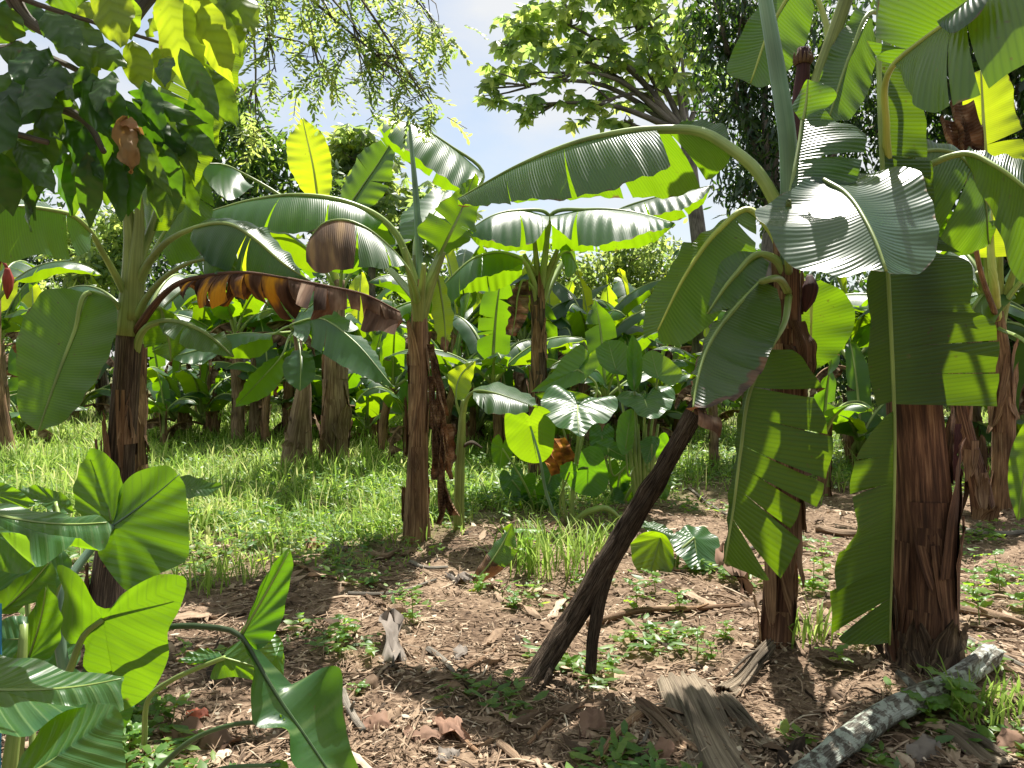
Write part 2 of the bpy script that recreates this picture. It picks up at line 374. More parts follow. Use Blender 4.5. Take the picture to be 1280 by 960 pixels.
def gen_leaf(mb, rng, base, az, el, L, W, droop, fold=.5, tears=6, dead=False, young=False, mi_blade=0, mi_rib=1, prad=.02, nt=30, ns=4):
    c = gen_curve(rng, base, az, el, L, droop)
    k = max(3, int(len(c) * rng.uniform(.16, .24)))
    M = c[k:]
    T = nrm(np.gradient(M, axis=0))
    up = np.array([.35 * math.cos(az), .35 * math.sin(az), 1.0])
    S = nrm(np.cross(T, up)); Nn = nrm(np.cross(S, T))
    w = blade_shape(np.linspace(0, 1, len(M)))[:, None] * W / 2
    fa, fb = fold * rng.uniform(.7, 1.3), fold * rng.uniform(.7, 1.3)
    fv = np.linspace(.9, 1.15, len(M))[:, None]
    Lf = M + w * (-S * np.cos(fa * fv) - Nn * np.sin(fa * fv)); Rt = M + w * (S * np.cos(fb * fv) - Nn * np.sin(fb * fv))
    wearf = (lambda t, s, R: np.clip(.9 + 0 * t, 0, 1)) if dead else (lambda t, s, R: np.clip((s - .86) * 2.2, 0, .5) * (t > .3) + np.clip((t - .9) * 5, 0, .6))
    kw = dict(nt=nt, ns=ns, bulge=.05, ripple=.015 if not dead else .05, gap=.1 if not dead else .3, wearf=wearf, swing=.03 if not dead else .1, rnd=rng.uniform(.2, .8), wavel=.25)
    for E, sd in ((Lf, -1), (Rt, 1)):
        tt = sorted(rng.uniform(.08, .95, rng.integers(0, tears + 1))) if tears else ()
        half(mb, M, E, sd, tears=tt, seed=int(rng.integers(1e6)), mi=mi_blade, **kw)
    tube(mb, c[::3] if (len(c) - 1) % 3 == 0 else np.concatenate([c[::3], c[[-1]]]), [prad * 1.5, prad, prad * .7, prad * .3], 6, n=22, mi=mi_rib, wear=.0)
    return c

def stem_obj(root, path, rad, mat=None, seed=0, noise=.10, name='pseudostem', nseg=16):
    mb = MB(); tube(mb, path, rad, nseg, n=max(18, len(path) * 8), noise=noise, seed=seed)
    return mb.build(name, mat or M_STEM, root)

def sheath_flaps(root, path, rad, n, mat, seed=0, lmax=.5, name='dry_sheath', lo=.0, hi=.8, out=1.25, face=None):
    """dry leaf sheaths peeling off the stem: curved strips that hug it and lift at one end"""
    R = np.random.default_rng(seed); mb = MB(); n = max(n, 16)
    q = spline(path, 60)
    for k in range(n):
        u = R.uniform(lo, hi); i = int(u * 59); L = R.uniform(.35, 1) * lmax
        r = np.interp(u, np.linspace(0, 1, len(rad)), rad)
        a0 = R.uniform(0, 2 * PI) if face is None else R.normal(face, .8); da = R.uniform(.3, .9)
        nr, nc = 10, 6
        t = np.linspace(0, 1, nr)[:, None]; s = np.linspace(-1, 1, nc)[None, :]
        taper = 1 - .75 * t ** 2 + 0 * s
        ang = a0 + s * da * taper + .3 * R.normal() * t
        lift = r * (1.03 + (out - 1) * R.uniform(.2, 1.6) * t ** 2.2 + .05 * R.normal(size=(nr, nc)) * t) + .01 * np.abs(s) ** 2
        up = R.uniform() < .55
        z = q[i][2] + (L * t if up else -L * t) + .02 * R.normal(size=(1, nc)) * t
        z = np.maximum(z, q[0][2] + .02)
        v = np.stack([q[i][0] + np.cos(ang) * lift, q[i][1] + np.sin(ang) * lift, z + 0 * ang], -1)
        uv = np.stack([.5 + s * .12 + 0 * t + k * .37, L * t + 0 * s], -1)
        mb.add(v.reshape(-1, 3), grid_faces(nr, nc), uv.reshape(-1, 2), rnd=R.uniform())
    return mb.build(name, mat, root)

def fan(mb, J, outline, bulge=.05, tip=None, nr=9, no=72, wear=None, ripple=.006, rnd=.5, mi=0, seed=0, closed=True):
    """heart-shaped leaf: rings from the stalk junction J out to the outline; all world points"""
    J = np.asarray(J, float); o = np.asarray(outline, float)
    oc = np.concatenate([o, o[[0]]]) if closed else o
    E = spline(oc, no + 1)
    n = np.zeros(3)
    for a, b in zip(oc[:-1], oc[1:]): n += np.cross(a - J, b - J)
    n = nrm(n)
    if tip is None: tip = o[np.argmax(np.linalg.norm(o - J, axis=1))]
    ax = nrm(np.asarray(tip) - J); sx = nrm(np.cross(ax, n)); L = np.linalg.norm(tip - J)
    R = np.random.default_rng(seed); ph = R.uniform(0, 6)
    s = np.linspace(0.02, 1, nr)[:, None]
    th = np.linspace(0, 2 * PI, no + 1)[None, :]
    pos = J + (E - J)[None] * s[..., None]
    r = np.linalg.norm(E - J, axis=1)[None]
    dx = ((E - J) @ sx)[None] * s; dy = ((E - J) @ ax)[None] * s
    off = bulge * (np.sin(s * PI * .9)) * r - .10 * np.exp(-(dx / (.10 * L)) ** 2) * r * s * .35 + ripple * np.sin(th * 9 + ph) * s ** 2
    pos = pos + n * off[..., None]
    uv = np.stack([.5 + dx / L * .5, (dy - .75 * np.abs(dx)) / L + 0 * s], -1)
    we = np.zeros_like(off) if wear is None else wear(s + 0 * th, th + 0 * s)
    mb.add(pos.reshape(-1, 3), grid_faces(nr, no + 1), uv.reshape(-1, 2), we.ravel(), rnd, mi)
    return n

def taro_leaf(root, J, outline, pet=None, pr=(.012, .007), bulge=.05, mat=None, tip=None, rib=None, seed=0, veins=True, ripple=.006, wear=None, rnd=.5):
    mb = MB(); Jw = P(*J); O = W3(outline)
    fan(mb, Jw, O, bulge, None if tip is None else P(*tip), ripple=ripple, seed=seed, wear=wear, rnd=rnd)
    lf = mb.build('leaf', mat or M_TARO, root)
    if pet is not None:
        m2 = MB(); tube(m2, W3(pet), pr, 8, n=24); m2.build('stalk', rib or M_RIB, lf)
    if veins:
        m3 = MB(); tp = P(*tip) if tip is not None else O[np.argmax(np.linalg.norm(O - Jw, axis=1))]
        n = np.zeros(3)
        for a, b in zip(O, np.roll(O, -1, 0)): n += np.cross(a - Jw, b - Jw)
        n = nrm(n); L = np.linalg.norm(tp - Jw)
        path = [Jw + (tp - Jw) * t + n * (bulge * math.sin(t * PI * .9) * L - .035 * L * t) for t in (0, .2, .4, .6, .8, .97)]
        tube(m3, np.array(path), (.006 * L / .35, .0015), 5, n=14); m3.build('midrib', rib or M_RIB, lf)
    return lf

# ------------------------------------------------------------------ scattered leaves for far crowns
def scatter(mb, pos, dirv, nor, L, W, rnd, mi=0, fold=.25):
    """N small leaves, each two triangles folded along the midrib"""
    pos = np.asarray(pos); d = nrm(dirv); s = nrm(np.cross(d, nor)); n = nrm(np.cross(s, d))
    L = np.broadcast_to(L, len(pos))[:, None]; W = np.broadcast_to(W, len(pos))[:, None]
    tip = pos + d * L - n * L * .16; md = pos + d * L * .5 - n * L * .02
    lo = lambda sg, t, k: pos + d * L * t + sg * s * W * k - n * (W * fold + L * .1 * t * t)
    v = np.stack([pos, lo(1, .28, .38), lo(1, .68, .48), tip, lo(-1, .68, .48), lo(-1, .28, .38), md], 1).reshape(-1, 3)
    i = np.arange(len(pos))[:, None] * 7
    f = np.concatenate([i + [[0, 1, 2, 6]], i + [[6, 2, 3, 4]], i + [[0, 6, 4, 5]]])
    uv = np.tile(np.array([[.5, 0], [1, .3], [1, .7], [.5, 1], [0, .7], [0, .3], [.5, .5]]), (len(pos), 1))
    mb.add(v, f, uv, None, np.repeat(rnd, 7), mi)

def rand_dirs(R, n):
    return nrm(R.normal(size=(n, 3)))

def cluster_points(R, c, rad, n, shell=.5):
    d = rand_dirs(R, n); r = (R.uniform(0, 1, n) ** shell)[:, None]
    return np.asarray(c) + d * r * np.asarray(rad)

def tree(name, label, cat, base, clusters, leafL, leafW, n, mat, kind='simple', fork=None, trunk_r=.2, seed=0, bark=None, group=None, sub=6, droop=.5):
    """clusters: list of (centre xyz, radius xyz); limbs run from the fork to every clump"""
    R = np.random.default_rng(seed)
    t = thing(name, label, cat, base, group)
    tb = MB(); base = np.asarray(base, float)
    cs = [np.asarray(c[0], float) for c in clusters]
    fork = np.asarray(fork, float) if fork is not None else base * .35 + np.mean(cs, axis=0) * .65
    tube(tb, [base, base * .6 + fork * .4 + R.normal(0, .1, 3), fork], [trunk_r, trunk_r * .75, trunk_r * .6], 10, n=14, noise=.06)
    tips = []
    for c, (cc, rad) in zip(cs, clusters):
        mid = fork * .5 + c * .5 + np.array([0, 0, .12 * np.linalg.norm(c - fork)]) + R.normal(0, .15, 3)
        tube(tb, [fork, mid, c], [trunk_r * .34, trunk_r * .2, trunk_r * .08], 6, n=12)
        for k in range(sub):
            e = cluster_points(R, c, rad, 1, .35)[0]
            q = mid * .35 + c * .65
            tube(tb, [q, q * .4 + e * .6 + R.normal(0, .08, 3), e], [trunk_r * .13, trunk_r * .08, trunk_r * .03], 4, n=6)
            tips.append(e)
    tb.build('trunk', bark or M_TRUNK, t)
    mb = MB(); vol = np.array([np.prod(c[1]) ** .667 for c in clusters]); vol /= vol.sum()
    for (c, rad), f, cc in zip(clusters, vol, cs):
        m = max(8, int(n * f))
        k = max(4, m // 14) if kind == 'simple' else max(14, m // 2)
        hubs = cluster_points(R, c, rad, k, .45)
        idx = R.integers(0, k, m)
        spread = np.mean(rad) * .22
        p = hubs[idx] + R.normal(0, spread, (m, 3))
        if kind == 'simple':
            d = rand_dirs(R, m) + np.array([0, 0, -droop]); nn = rand_dirs(R, m) * .7 + np.array([0, 0, 1.])
            scatter(mb, p, d, nn, leafL * R.uniform(.6, 1.3, m), leafW * R.uniform(.7, 1.2, m), R.uniform(0, 1, m))
        elif kind == 'palmate':
            nn = nrm(rand_dirs(R, m) * .8 + np.array([0, -.2, 1.])); x = nrm(np.cross(nn, rand_dirs(R, m))); y = np.cross(nn, x)
            rn = R.uniform(0, 1, m); sc = R.uniform(.7, 1.25, m)
            for j in range(7):
                a = j / 7 * 2 * PI + .2
                ll = leafL * sc * (1.0 if j < 6 else .7)
                scatter(mb, p, x * math.cos(a) + y * math.sin(a) - nn * R.uniform(.2, .9, m)[:, None], nn, ll * R.uniform(.8, 1.1, m), leafW * sc, np.clip(rn + R.normal(0, .05, m), 0, 1))
        elif kind == 'pinnate':
            d = nrm(rand_dirs(R, m) * [1, 1, .7] + np.array([0, 0, -droop])); nn = rand_dirs(R, m) * .5 + np.array([0, 0, 1.]); s = nrm(np.cross(d, nn))
            rn = R.uniform(0, 1, m)
            for j in range(6):
                for sg in (-1, 1):
                    q = p + d * leafL * (.15 + .15 * j) - np.array([0, 0, 1]) * (.012 * leafL * j * j)
                    scatter(mb, q, s * sg + d * .7 + R.normal(0, .15, (m, 3)), nn, leafW * 2.6 * R.uniform(.8, 1.2, m), leafW * R.uniform(.8, 1.1, m), np.clip(rn + R.normal(0, .1, m), 0, 1))
            for j in range(m):
                if j % 3 == 0: tube(mb, [p[j], p[j] + d[j] * leafL * .9], [.004, .003], 3, n=3, mi=1)
    mb.build('crown', [mat, bark or M_TRUNK], t)
    return t

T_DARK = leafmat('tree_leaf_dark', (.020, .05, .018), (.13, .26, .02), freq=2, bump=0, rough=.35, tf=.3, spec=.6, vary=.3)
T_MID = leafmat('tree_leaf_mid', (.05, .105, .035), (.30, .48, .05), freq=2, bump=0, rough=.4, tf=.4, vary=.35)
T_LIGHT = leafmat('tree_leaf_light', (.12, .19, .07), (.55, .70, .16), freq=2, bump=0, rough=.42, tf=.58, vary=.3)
# ================================================================== SETTING
def ground():
    xs = np.concatenate([-np.geomspace(7, 90, 26)[::-1], np.linspace(-6.8, 6.8, 190), np.geomspace(7, 90, 26)])
    ys = np.concatenate([np.linspace(-30, .4, 14), np.linspace(.6, 14, 210), np.geomspace(14.2, 160, 50)])
    X, Y = np.meshgrid(xs, ys); R = np.random.default_rng(3)
    Z = hgt(X, Y) + R.normal(0, .007, X.shape) * (np.abs(X) < 7) * (Y > .5) * (Y < 14)
    mb = MB(); v = np.stack([X, Y, Z], -1).reshape(-1, 3)
    mb.add(v, grid_faces(len(ys), len(xs)), v[:, :2])
    m, nt = new_mat('forest_soil')
    tc = N(nt, 'ShaderNodeTexCoord')
    n1 = N(nt, 'ShaderNodeTexNoise', Scale=1.3, Detail=6.0); n2 = N(nt, 'ShaderNodeTexNoise', Scale=28.0, Detail=6.0, Roughness=.7); n3 = N(nt, 'ShaderNodeTexVoronoi', Scale=40.0)
    for n in (n1, n2, n3): lk(nt, tc.outputs['Object'], n.inputs['Vector'])
    f = math_n(nt, 'ADD', math_n(nt, 'MULTIPLY', n1.outputs[0], .45), math_n(nt, 'MULTIPLY', n2.outputs[0], .55))
    c = ramp(nt, f, [(.34, (.055, .036, .025)), (.46, (.15, .10, .066)), (.57, (.27, .19, .13)), (.72, (.43, .33, .23))])
    sep = N(nt, 'ShaderNodeSeparateXYZ'); lk(nt, tc.outputs['Object'], sep.inputs[0])
    # the grown-over field: greener soil beyond the clearing on the left and far away
    g = math_n(nt, 'ADD', math_n(nt, 'MULTIPLY', sep.outputs[0], -.35), math_n(nt, 'MULTIPLY', math_n(nt, 'SUBTRACT', sep.outputs[1], 6.2), .55))
    g = math_n(nt, 'ADD', g, math_n(nt, 'MULTIPLY', math_n(nt, 'SUBTRACT', n1.outputs[0], .5), 2.2), clamp=True)
    c = mixc(nt, math_n(nt, 'MULTIPLY', g, .8), c, (.09, .115, .035))
    bp = N(nt, 'ShaderNodeBump', Strength=.9, Distance=.02); lk(nt, math_n(nt, 'ADD', n2.outputs[0], math_n(nt, 'MULTIPLY', n3.outputs[0], .4)), bp.inputs['Height'])
    pr = N(nt, 'ShaderNodeBsdfPrincipled', Roughness=.9); lk(nt, c, pr.inputs['Base Color']); lk(nt, bp.outputs[0], pr.inputs['Normal']); pr.inputs['Specular IOR Level'].default_value = .15
    out = N(nt, 'ShaderNodeOutputMaterial'); lk(nt, pr.outputs[0], out.inputs[0])
    o = mb.build('ground', m); o['kind'] = 'structure'
ground()

def in_view(R, n, d0, d1, power=1.0, margin=.1):
    d = d0 * (d1 / d0) ** (R.uniform(0, 1, n) ** power)
    x = R.uniform(-.67 - margin, .67 + margin, n) * d
    return x, d

def vnoise(x, y, s=1.0):
    return (np.sin(x * 1.7 * s + 1.3 * np.sin(y * 1.1 * s)) + np.sin(y * 2.3 * s + 1.7 * np.sin(x * .9 * s + 2)) + np.sin((x + y) * 3.1 * s + 4)) / 3

# grass ------------------------------------------------------------------
M_GRASS = rndmat('grass_blade', [(.0, (.10, .19, .03)), (.45, (.24, .39, .06)), (.78, (.40, .54, .11)), (1, (.60, .60, .26))], tf=.55, rough=.45, nscale=3)
def grass_density(x, d):
    edge = 6.25 + .45 * x + .5 * vnoise(x, d, .9)          # the near border of the grass on the left
    left = np.clip((d - np.maximum(edge, 5.3) + .5) * .55, 0, 1) ** 1.3 * np.clip((-.3 + .12 * (d - 6.5) - x) * 1.6, 0, 1) * (.62 + .38 * vnoise(x, d, 2.1))
    midf = np.clip((d - 6.9 + .5 * vnoise(x, d, 1.7)) * .8, 0, 1) * (x >= -.7) * (x < 1.0) * .5
    right = np.clip((d - 8.2 + .7 * vnoise(x, d, 1.2)) * .6, 0, 1) * (x >= .8) * .45
    return np.maximum(np.maximum(left, midf), right)

def blades(mb, x, d, hgt_m, wid, R, bend=.5, rndshift=0.0):
    n = len(x); z = hgt(x, d)
    a = R.uniform(0, 2 * PI, n); lean = R.uniform(.1, 1.0, n) * bend
    dx, dy = np.cos(a), np.sin(a); sx, sy = -dy, dx
    ts = np.array([0, .45, .8, 1.0]); ws = np.array([.7, 1, .7, .08])
    V = []
    for t, w in zip(ts, ws):
        cx = x + dx * hgt_m * lean * t ** 1.8; cy = d + dy * hgt_m * lean * t ** 1.8; cz = z + hgt_m * (t - .35 * lean * t ** 2.5)
        V.append(np.stack([cx - sx * wid * w * .5, cy - sy * wid * w * .5, cz], -1)); V.append(np.stack([cx + sx * wid * w * .5, cy + sy * wid * w * .5, cz], -1))
    V = np.stack(V, 1).reshape(-1, 3); i = np.arange(n)[:, None] * 8
    f = np.concatenate([i + np.array([[2 * k, 2 * k + 1, 2 * k + 3, 2 * k + 2]]) for k in range(3)])
    r = np.clip(R.normal(.5, .2, n) + rndshift, 0, 1)
    mb.add(V, f, None, None, np.repeat(r, 8))

def grass():
    R = np.random.default_rng(11); mb = MB()
    x, d = in_view(R, 120000, 4.6, 24, 1.0)
    k = R.uniform(0, 1, len(x)) < grass_density(x, d)
    x, d = x[k], d[k]
    h = R.uniform(.09, .37, len(x)) * np.where(x > -.6, .8, 1) * (1 + .45 * vnoise(x, d, .9)) * (.55 + .6 * R.beta(2, 3, len(x)) * 1.5) * np.clip((d - 4.8) / 3.0, .3, 1)
    w = R.uniform(.006, .016, len(x)) * (1 + d / 18)
    blades(mb, x, d, h, w, R, 1.1, .22 * vnoise(x, d, .8) + .16 * vnoise(x, d, 2.6) + .12)
    # dry seed stalks standing over the rest
    k = R.uniform(0, 1, len(x)) < .035; x, d = x[k], d[k]
    blades(mb, x, d, R.uniform(.3, .5, len(x)), np.full(len(x), .006), R, .5, .45)
    o = mb.build('grass', M_GRASS); o['kind'] = 'stuff'; o['label'] = 'bright green knee-high grass growing over the clearing'
grass()

M_WEED = leafmat('weed_leaf', (.08, .17, .035), (.40, .62, .06), freq=3, bump=0, rough=.42, tf=.45, vary=.35)
def weeds():
    """low broad-leaved ground cover between the grass and in patches on the litter"""
    R = np.random.default_rng(12); mb = MB()
    x, d = in_view(R, 24000, 2.4, 16, .85)
    dens = np.maximum(np.clip(grass_density(x, d) * np.where(x > -.6, 2.0, .9), 0, 1), np.clip(vnoise(x, d, 2.3) - .30, 0, 1) * .75 * (d < 9))
    k = R.uniform(0, 1, len(x)) < dens; x, d = x[k], d[k]
    z = hgt(x, d)
    for j in range(5):
        hh = R.uniform(.02, .14, len(x)) * np.clip(d / 7, .4, 1.2); a = R.uniform(0, 2 * PI, len(x))
        p = np.stack([x + R.normal(0, .03, len(x)), d + R.normal(0, .03, len(x)), z + hh], -1)
        dr = np.stack([np.cos(a), np.sin(a), R.uniform(-.3, .5, len(x))], -1)
        scatter(mb, p, dr, np.array([0, 0, 1.]) + R.normal(0, .3, (len(x), 3)), R.uniform(.03, .11, len(x)), R.uniform(.014, .045, len(x)), R.uniform(.1, 1, len(x)))
    o = mb.build('undergrowth', M_WEED); o['kind'] = 'stuff'; o['label'] = 'low broad-leaved weeds scattered over litter and grass'
weeds()

# leaf litter ------------------------------------------------------------
M_LITTER = rndmat('litter_bits', [(0, (.03, .02, .013)), (.28, (.12, .078, .05)), (.5, (.27, .185, .122)), (.75, (.44, .33, .23)), (1, (.62, .53, .41))], tf=.08, rough=.85, nscale=40)
LITTER_LEAVES = []
def litter():
    R = np.random.default_rng(21); mb = MB()
    x, d = in_view(R, 52000, 2.2, 10.5, 1.0)
    k = R.uniform(0, 1, len(x)) > grass_density(x, d) * 1.1; x, d = x[k], d[k]; n = len(x)
    z = hgt(x, d) + R.uniform(.002, .03, n)
    a = R.uniform(0, 2 * PI, n); kind = R.uniform(0, 1, n)
    Ln = np.where(kind < .55, R.uniform(.025, .12, n), R.uniform(.015, .055, n)); Wd = np.where(kind < .55, R.uniform(.002, .007, n), R.uniform(.007, .022, n))
    dr = np.stack([np.cos(a), np.sin(a), R.normal(0, .22, n)], -1)
    scatter(mb, np.stack([x, d, z], -1), dr, np.array([0, 0, 1.]) + R.normal(0, .45, (n, 3)), Ln, Wd, np.clip(R.normal(.48, .22, n), 0, 1), fold=.3)
    # broader curled fragments
    k = R.uniform(0, 1, n) < .028; x2, d2 = x[k], d[k]; m = len(x2); a = R.uniform(0, 2 * PI, m)
    dr = np.stack([np.cos(a), np.sin(a), R.normal(.05, .25, m)], -1)
    LITTER_LEAVES.extend(zip(x2[:420], d2[:420], a[:420]))
    # thin straws
    k = R.uniform(0, 1, n) < .09; x3, d3 = x[k], d[k]
    for xx, dd in zip(x3[:3000], d3[:3000]):
        a = R.uniform(0, PI); L = R.uniform(.06, .3) * (1.6 if R.uniform() < .12 else 1); c = np.array([math.cos(a), math.sin(a)]) * L / 2
        p0 = [xx - c[0], dd - c[1]]; p1 = [xx + c[0], dd + c[1]]; q = [xx + R.normal(0, .02), dd + R.normal(0, .02)]
        r = R.uniform(.0015, .005) * (2.2 if R.uniform() < .12 else 1)
        tube(mb, [[*p0, hgt(*p0) + .008], [*q, hgt(*q) + R.uniform(.01, .03)], [*p1, hgt(*p1) + .01]], [r, r, r * .5], 4, n=5, rnd=float(np.clip(R.normal(.5, .2), 0, 1)))
    o = mb.build('leaf_litter', M_LITTER); o['kind'] = 'stuff'; o['label'] = 'brown leaf litter and straw covering the bare soil'
litter()
M_DEADS = leafmat('dead_sheath_strip', (.13, .07, .045), (.16, .07, .03), freq=40, bump=1.0, rough=.8, tf=.15, spec=.15, dist=.01, wearcol=((.05, .028, .018), (.16, .09, .055), (.34, .22, .14)))
# ================================================================== NEAR LEFT BANANA PLANT
def left_banana():
    b = G(132, 772)
    t = thing('banana_plant', 'tall banana plant with dark stem and a long dead brown leaf at left', 'banana plant', b)
    pth = [b - [0, 0, .05], P(140, 690, 4.4), P(150, 580, 4.4), P(157, 480, 4.4), P(162, 400, 4.4), P(167, 335, 4.4)]
    stem_obj(t, pth, [.10, .082, .076, .073, .068, .045], M_STEMD, 1)
    sheath_flaps(t, pth, [.10, .082, .076, .073, .068, .045], 12, M_STEM, 2, .5, hi=.7, out=1.08)
    mb = MB(); tube(mb, [P(160, 420, 4.4), P(165, 350, 4.4), P(163, 290, 4.4), P(156, 240, 4.4), P(150, 150, 4.35)], [.075, .06, .035, .022, .015], 10)
    tube(mb, [P(167, 400, 4.38), P(170, 330, 4.38), P(174, 270, 4.38), P(172, 230, 4.35)], [.05, .05, .03, .018], 10)
    mb.build('leaf_stalk', M_STEMG, t)
    kw = dict(rr=(.013, .004), mat=M_LEAF)
    hero(t, [(112, 366, 4.2), (93, 415, 4.12), (70, 475, 4.02), (48, 539, 3.93)],
         [(110, 364, 4.2), (60, 363, 4.22), (30, 395, 4.14), (22, 470, 4.0), (26, 522, 3.94), (48, 540, 3.93)],
         [(114, 364, 4.2), (138, 374, 4.2), (147, 405, 4.14), (122, 470, 4.02), (88, 520, 3.95), (48, 540, 3.93)],
         pet=[(160, 398, 4.4), (150, 385, 4.36), (132, 372, 4.28), (112, 366, 4.2)], seed=3, ta=(2.,), tb=(2.,), pr=.02, rr=(.010, .004), mat=M_LEAF)
    hero(t, [(112, 288, 4.0), (95, 272, 3.9), (55, 261, 3.7), (5, 258, 3.5), (-60, 275, 3.4)],
         [(104, 270, 4.1), (70, 250, 3.95), (10, 246, 3.7), (-60, 275, 3.4)],
         [(112, 292, 4.0), (110, 310, 3.95), (95, 322, 3.85), (50, 318, 3.65), (10, 328, 3.5), (-60, 290, 3.4)],
         pet=[(160, 375, 4.4), (145, 345, 4.3), (128, 315, 4.15), (112, 288, 4.0)], seed=4, **kw)
    hero(t, [(188, 290, 4.5), (215, 210, 4.5), (245, 120, 4.45), (275, 40, 4.4), (290, -10, 4.4)],
         [(180, 280, 4.55), (175, 220, 4.6), (195, 130, 4.6), (240, 40, 4.5), (290, -10, 4.4)],
         [(200, 285, 4.45), (245, 215, 4.4), (268, 160, 4.35), (295, 70, 4.3), (292, -10, 4.4)],
         pet=[(167, 395, 4.4), (172, 340, 4.45), (180, 310, 4.5)], seed=5, rr=(.02, .005), mat=M_LEAF, rnd=.9)
    hero(t, [(243, 285, 4.2), (285, 280, 4.1), (320, 300, 4.0), (355, 330, 3.95), (388, 352, 3.95)],
         [(238, 275, 4.3), (270, 264, 4.3), (320, 272, 4.25), (360, 310, 4.1), (388, 352, 3.95)],
         [(238, 300, 4.1), (262, 330, 4.0), (310, 345, 3.95), (350, 350, 3.9), (388, 353, 3.95)],
         pet=[(166, 372, 4.4), (182, 335, 4.35), (212, 300, 4.25), (243, 285, 4.2)], pr=.03, seed=6, **kw)
    hero(t, [(200, 300, 4.7), (225, 260, 4.75), (240, 215, 4.8), (232, 190, 4.8)],
         [(185, 290, 4.8), (180, 250, 4.8), (200, 205, 4.85), (232, 190, 4.8)], [(210, 330, 4.6), (245, 320, 4.6), (262, 250, 4.7), (234, 190, 4.8)],
         pet=[(170, 380, 4.45), (182, 340, 4.6), (200, 300, 4.7)], seed=16, **kw)
    hero(t, [(246, 326, 4.1), (270, 324, 4.05), (290, 332, 4.0), (303, 346, 4.0)],
         [(244, 322, 4.15), (262, 306, 4.15), (290, 312, 4.1), (303, 346, 4.0)], [(247, 332, 4.05), (255, 345, 4.0), (280, 346, 4.0), (303, 347, 4.0)],
         pet=[(168, 402, 4.38), (185, 370, 4.3), (212, 342, 4.2), (246, 326, 4.1)], pr=.024, seed=7, **kw)
    hero(t, [(198, 403, 4.3), (225, 403, 4.2), (262, 420, 4.1), (292, 446, 4.05)],
         [(198, 400, 4.35), (230, 396, 4.3), (270, 412, 4.2), (293, 446, 4.05)], [(200, 408, 4.2), (215, 425, 4.1), (250, 440, 4.05), (292, 447, 4.05)],
         pet=[(170, 440, 4.4), (176, 418, 4.35), (186, 407, 4.32), (198, 403, 4.3)], seed=8, **kw)
    hero(t, [(200, 385, 4.5), (205, 405, 4.5), (212, 430, 4.5), (214, 452, 4.5)],
         [(195, 385, 4.5), (182, 405, 4.55), (185, 435, 4.55), (213, 452, 4.5)], [(205, 385, 4.5), (222, 395, 4.5), (238, 425, 4.5), (215, 452, 4.5)],
         pet=[(170, 410, 4.42), (185, 385, 4.45), (200, 385, 4.5)], seed=9, **kw)
    # the dead leaf hanging off its orange rib
    R = np.random.default_rng(5)
    mid = [(224, 354, 4.1), (265, 344, 4.0), (310, 341, 3.9), (360, 348, 3.85), (410, 358, 3.85), (455, 368, 3.9), (500, 390, 3.95)]
    edge = [(226, 362, 4.1), (245, 395, 4.0), (275, 392, 3.95), (300, 378, 3.9), (325, 392, 3.87), (350, 408, 3.85), (372, 388, 3.85), (395, 412, 3.85), (420, 405, 3.87), (445, 400, 3.9), (470, 415, 3.92), (490, 418, 3.95), (503, 405, 3.95)]
    edge2 = [(228, 362, 4.15), (250, 385, 4.1), (300, 385, 4.05), (340, 395, 4.0), (400, 400, 3.95), (450, 395, 3.98), (500, 405, 3.98)]
    k = 7
    hero(t, mid[3:], [(x, y - 4, d) for x, y, d in edge2[3:]], edge[6:], tb=(.12, .24, .34, .5, .62, .8), ta=(.3, .5, .7), mat=M_DEAD, rib=M_STEMR, rr=(.008, .005), wear=lambda a, s, r: .95 + 0 * a, gap=.4, swing=.13, ripple=.035, bulge=.25, rag=.45, seed=12, name='dead_leaf', wavel=.13)
    mid, edge, edge2 = mid[:4], edge[:7], edge2[:4]
    hero(t, mid, edge2, edge, tb=(.1, .2, .3, .42, .55, .66, .8, .9), ta=(.2, .35, .45, .6, .75), wavel=.14, rag=.32, mat=M_DEADO, rib=M_STEMR, rr=(.013, .006), pr=.025,
         pet=[(170, 415, 4.38), (185, 392, 4.3), (205, 368, 4.2), (224, 354, 4.1)], wear=lambda a, s, r: .95 + 0 * a, gap=.26, swing=.08, ripple=.03, bulge=.25, seed=10, name='dead_leaf')['label'] = 'dead brown leaf with orange patches'
    return t
left_banana()

def brown_sucker():
    b = G(172, 640)
    t = thing('banana_plant', 'slim red-brown banana stem just behind the dark stem at left', 'banana plant', b)
    p = [b - [0, 0, .05], P(172, 560, b[1]), P(174, 480, b[1]), P(176, 430, b[1])]
    stem_obj(t, p, [.085, .08, .075, .06], M_STEMR, 3)
    sheath_flaps(t, p, [.085, .08, .075, .06], 8, M_STEM, 6, .4, hi=.9)
    mb = MB(); R = np.random.default_rng(31)
    for k, (az, el) in enumerate(((.2, 1.2), (2.6, 1.1), (1.4, 1.3))):
        gen_leaf(mb, R, p[-1] - [0, 0, .05], az, el, 1.3, .35, 1.4, tears=2)
        mb.build('leaf', [M_LEAF, M_RIB], t); mb = MB()
brown_sucker()

# ================================================================== CENTRE PLANT
def wear_tip(a0): return lambda t, s, R: np.clip((t - a0) * 12, 0, 1)
def wear_edge(a0=.75, k=2.0): return lambda t, s, R: np.clip((s - a0) * k, 0, .6)

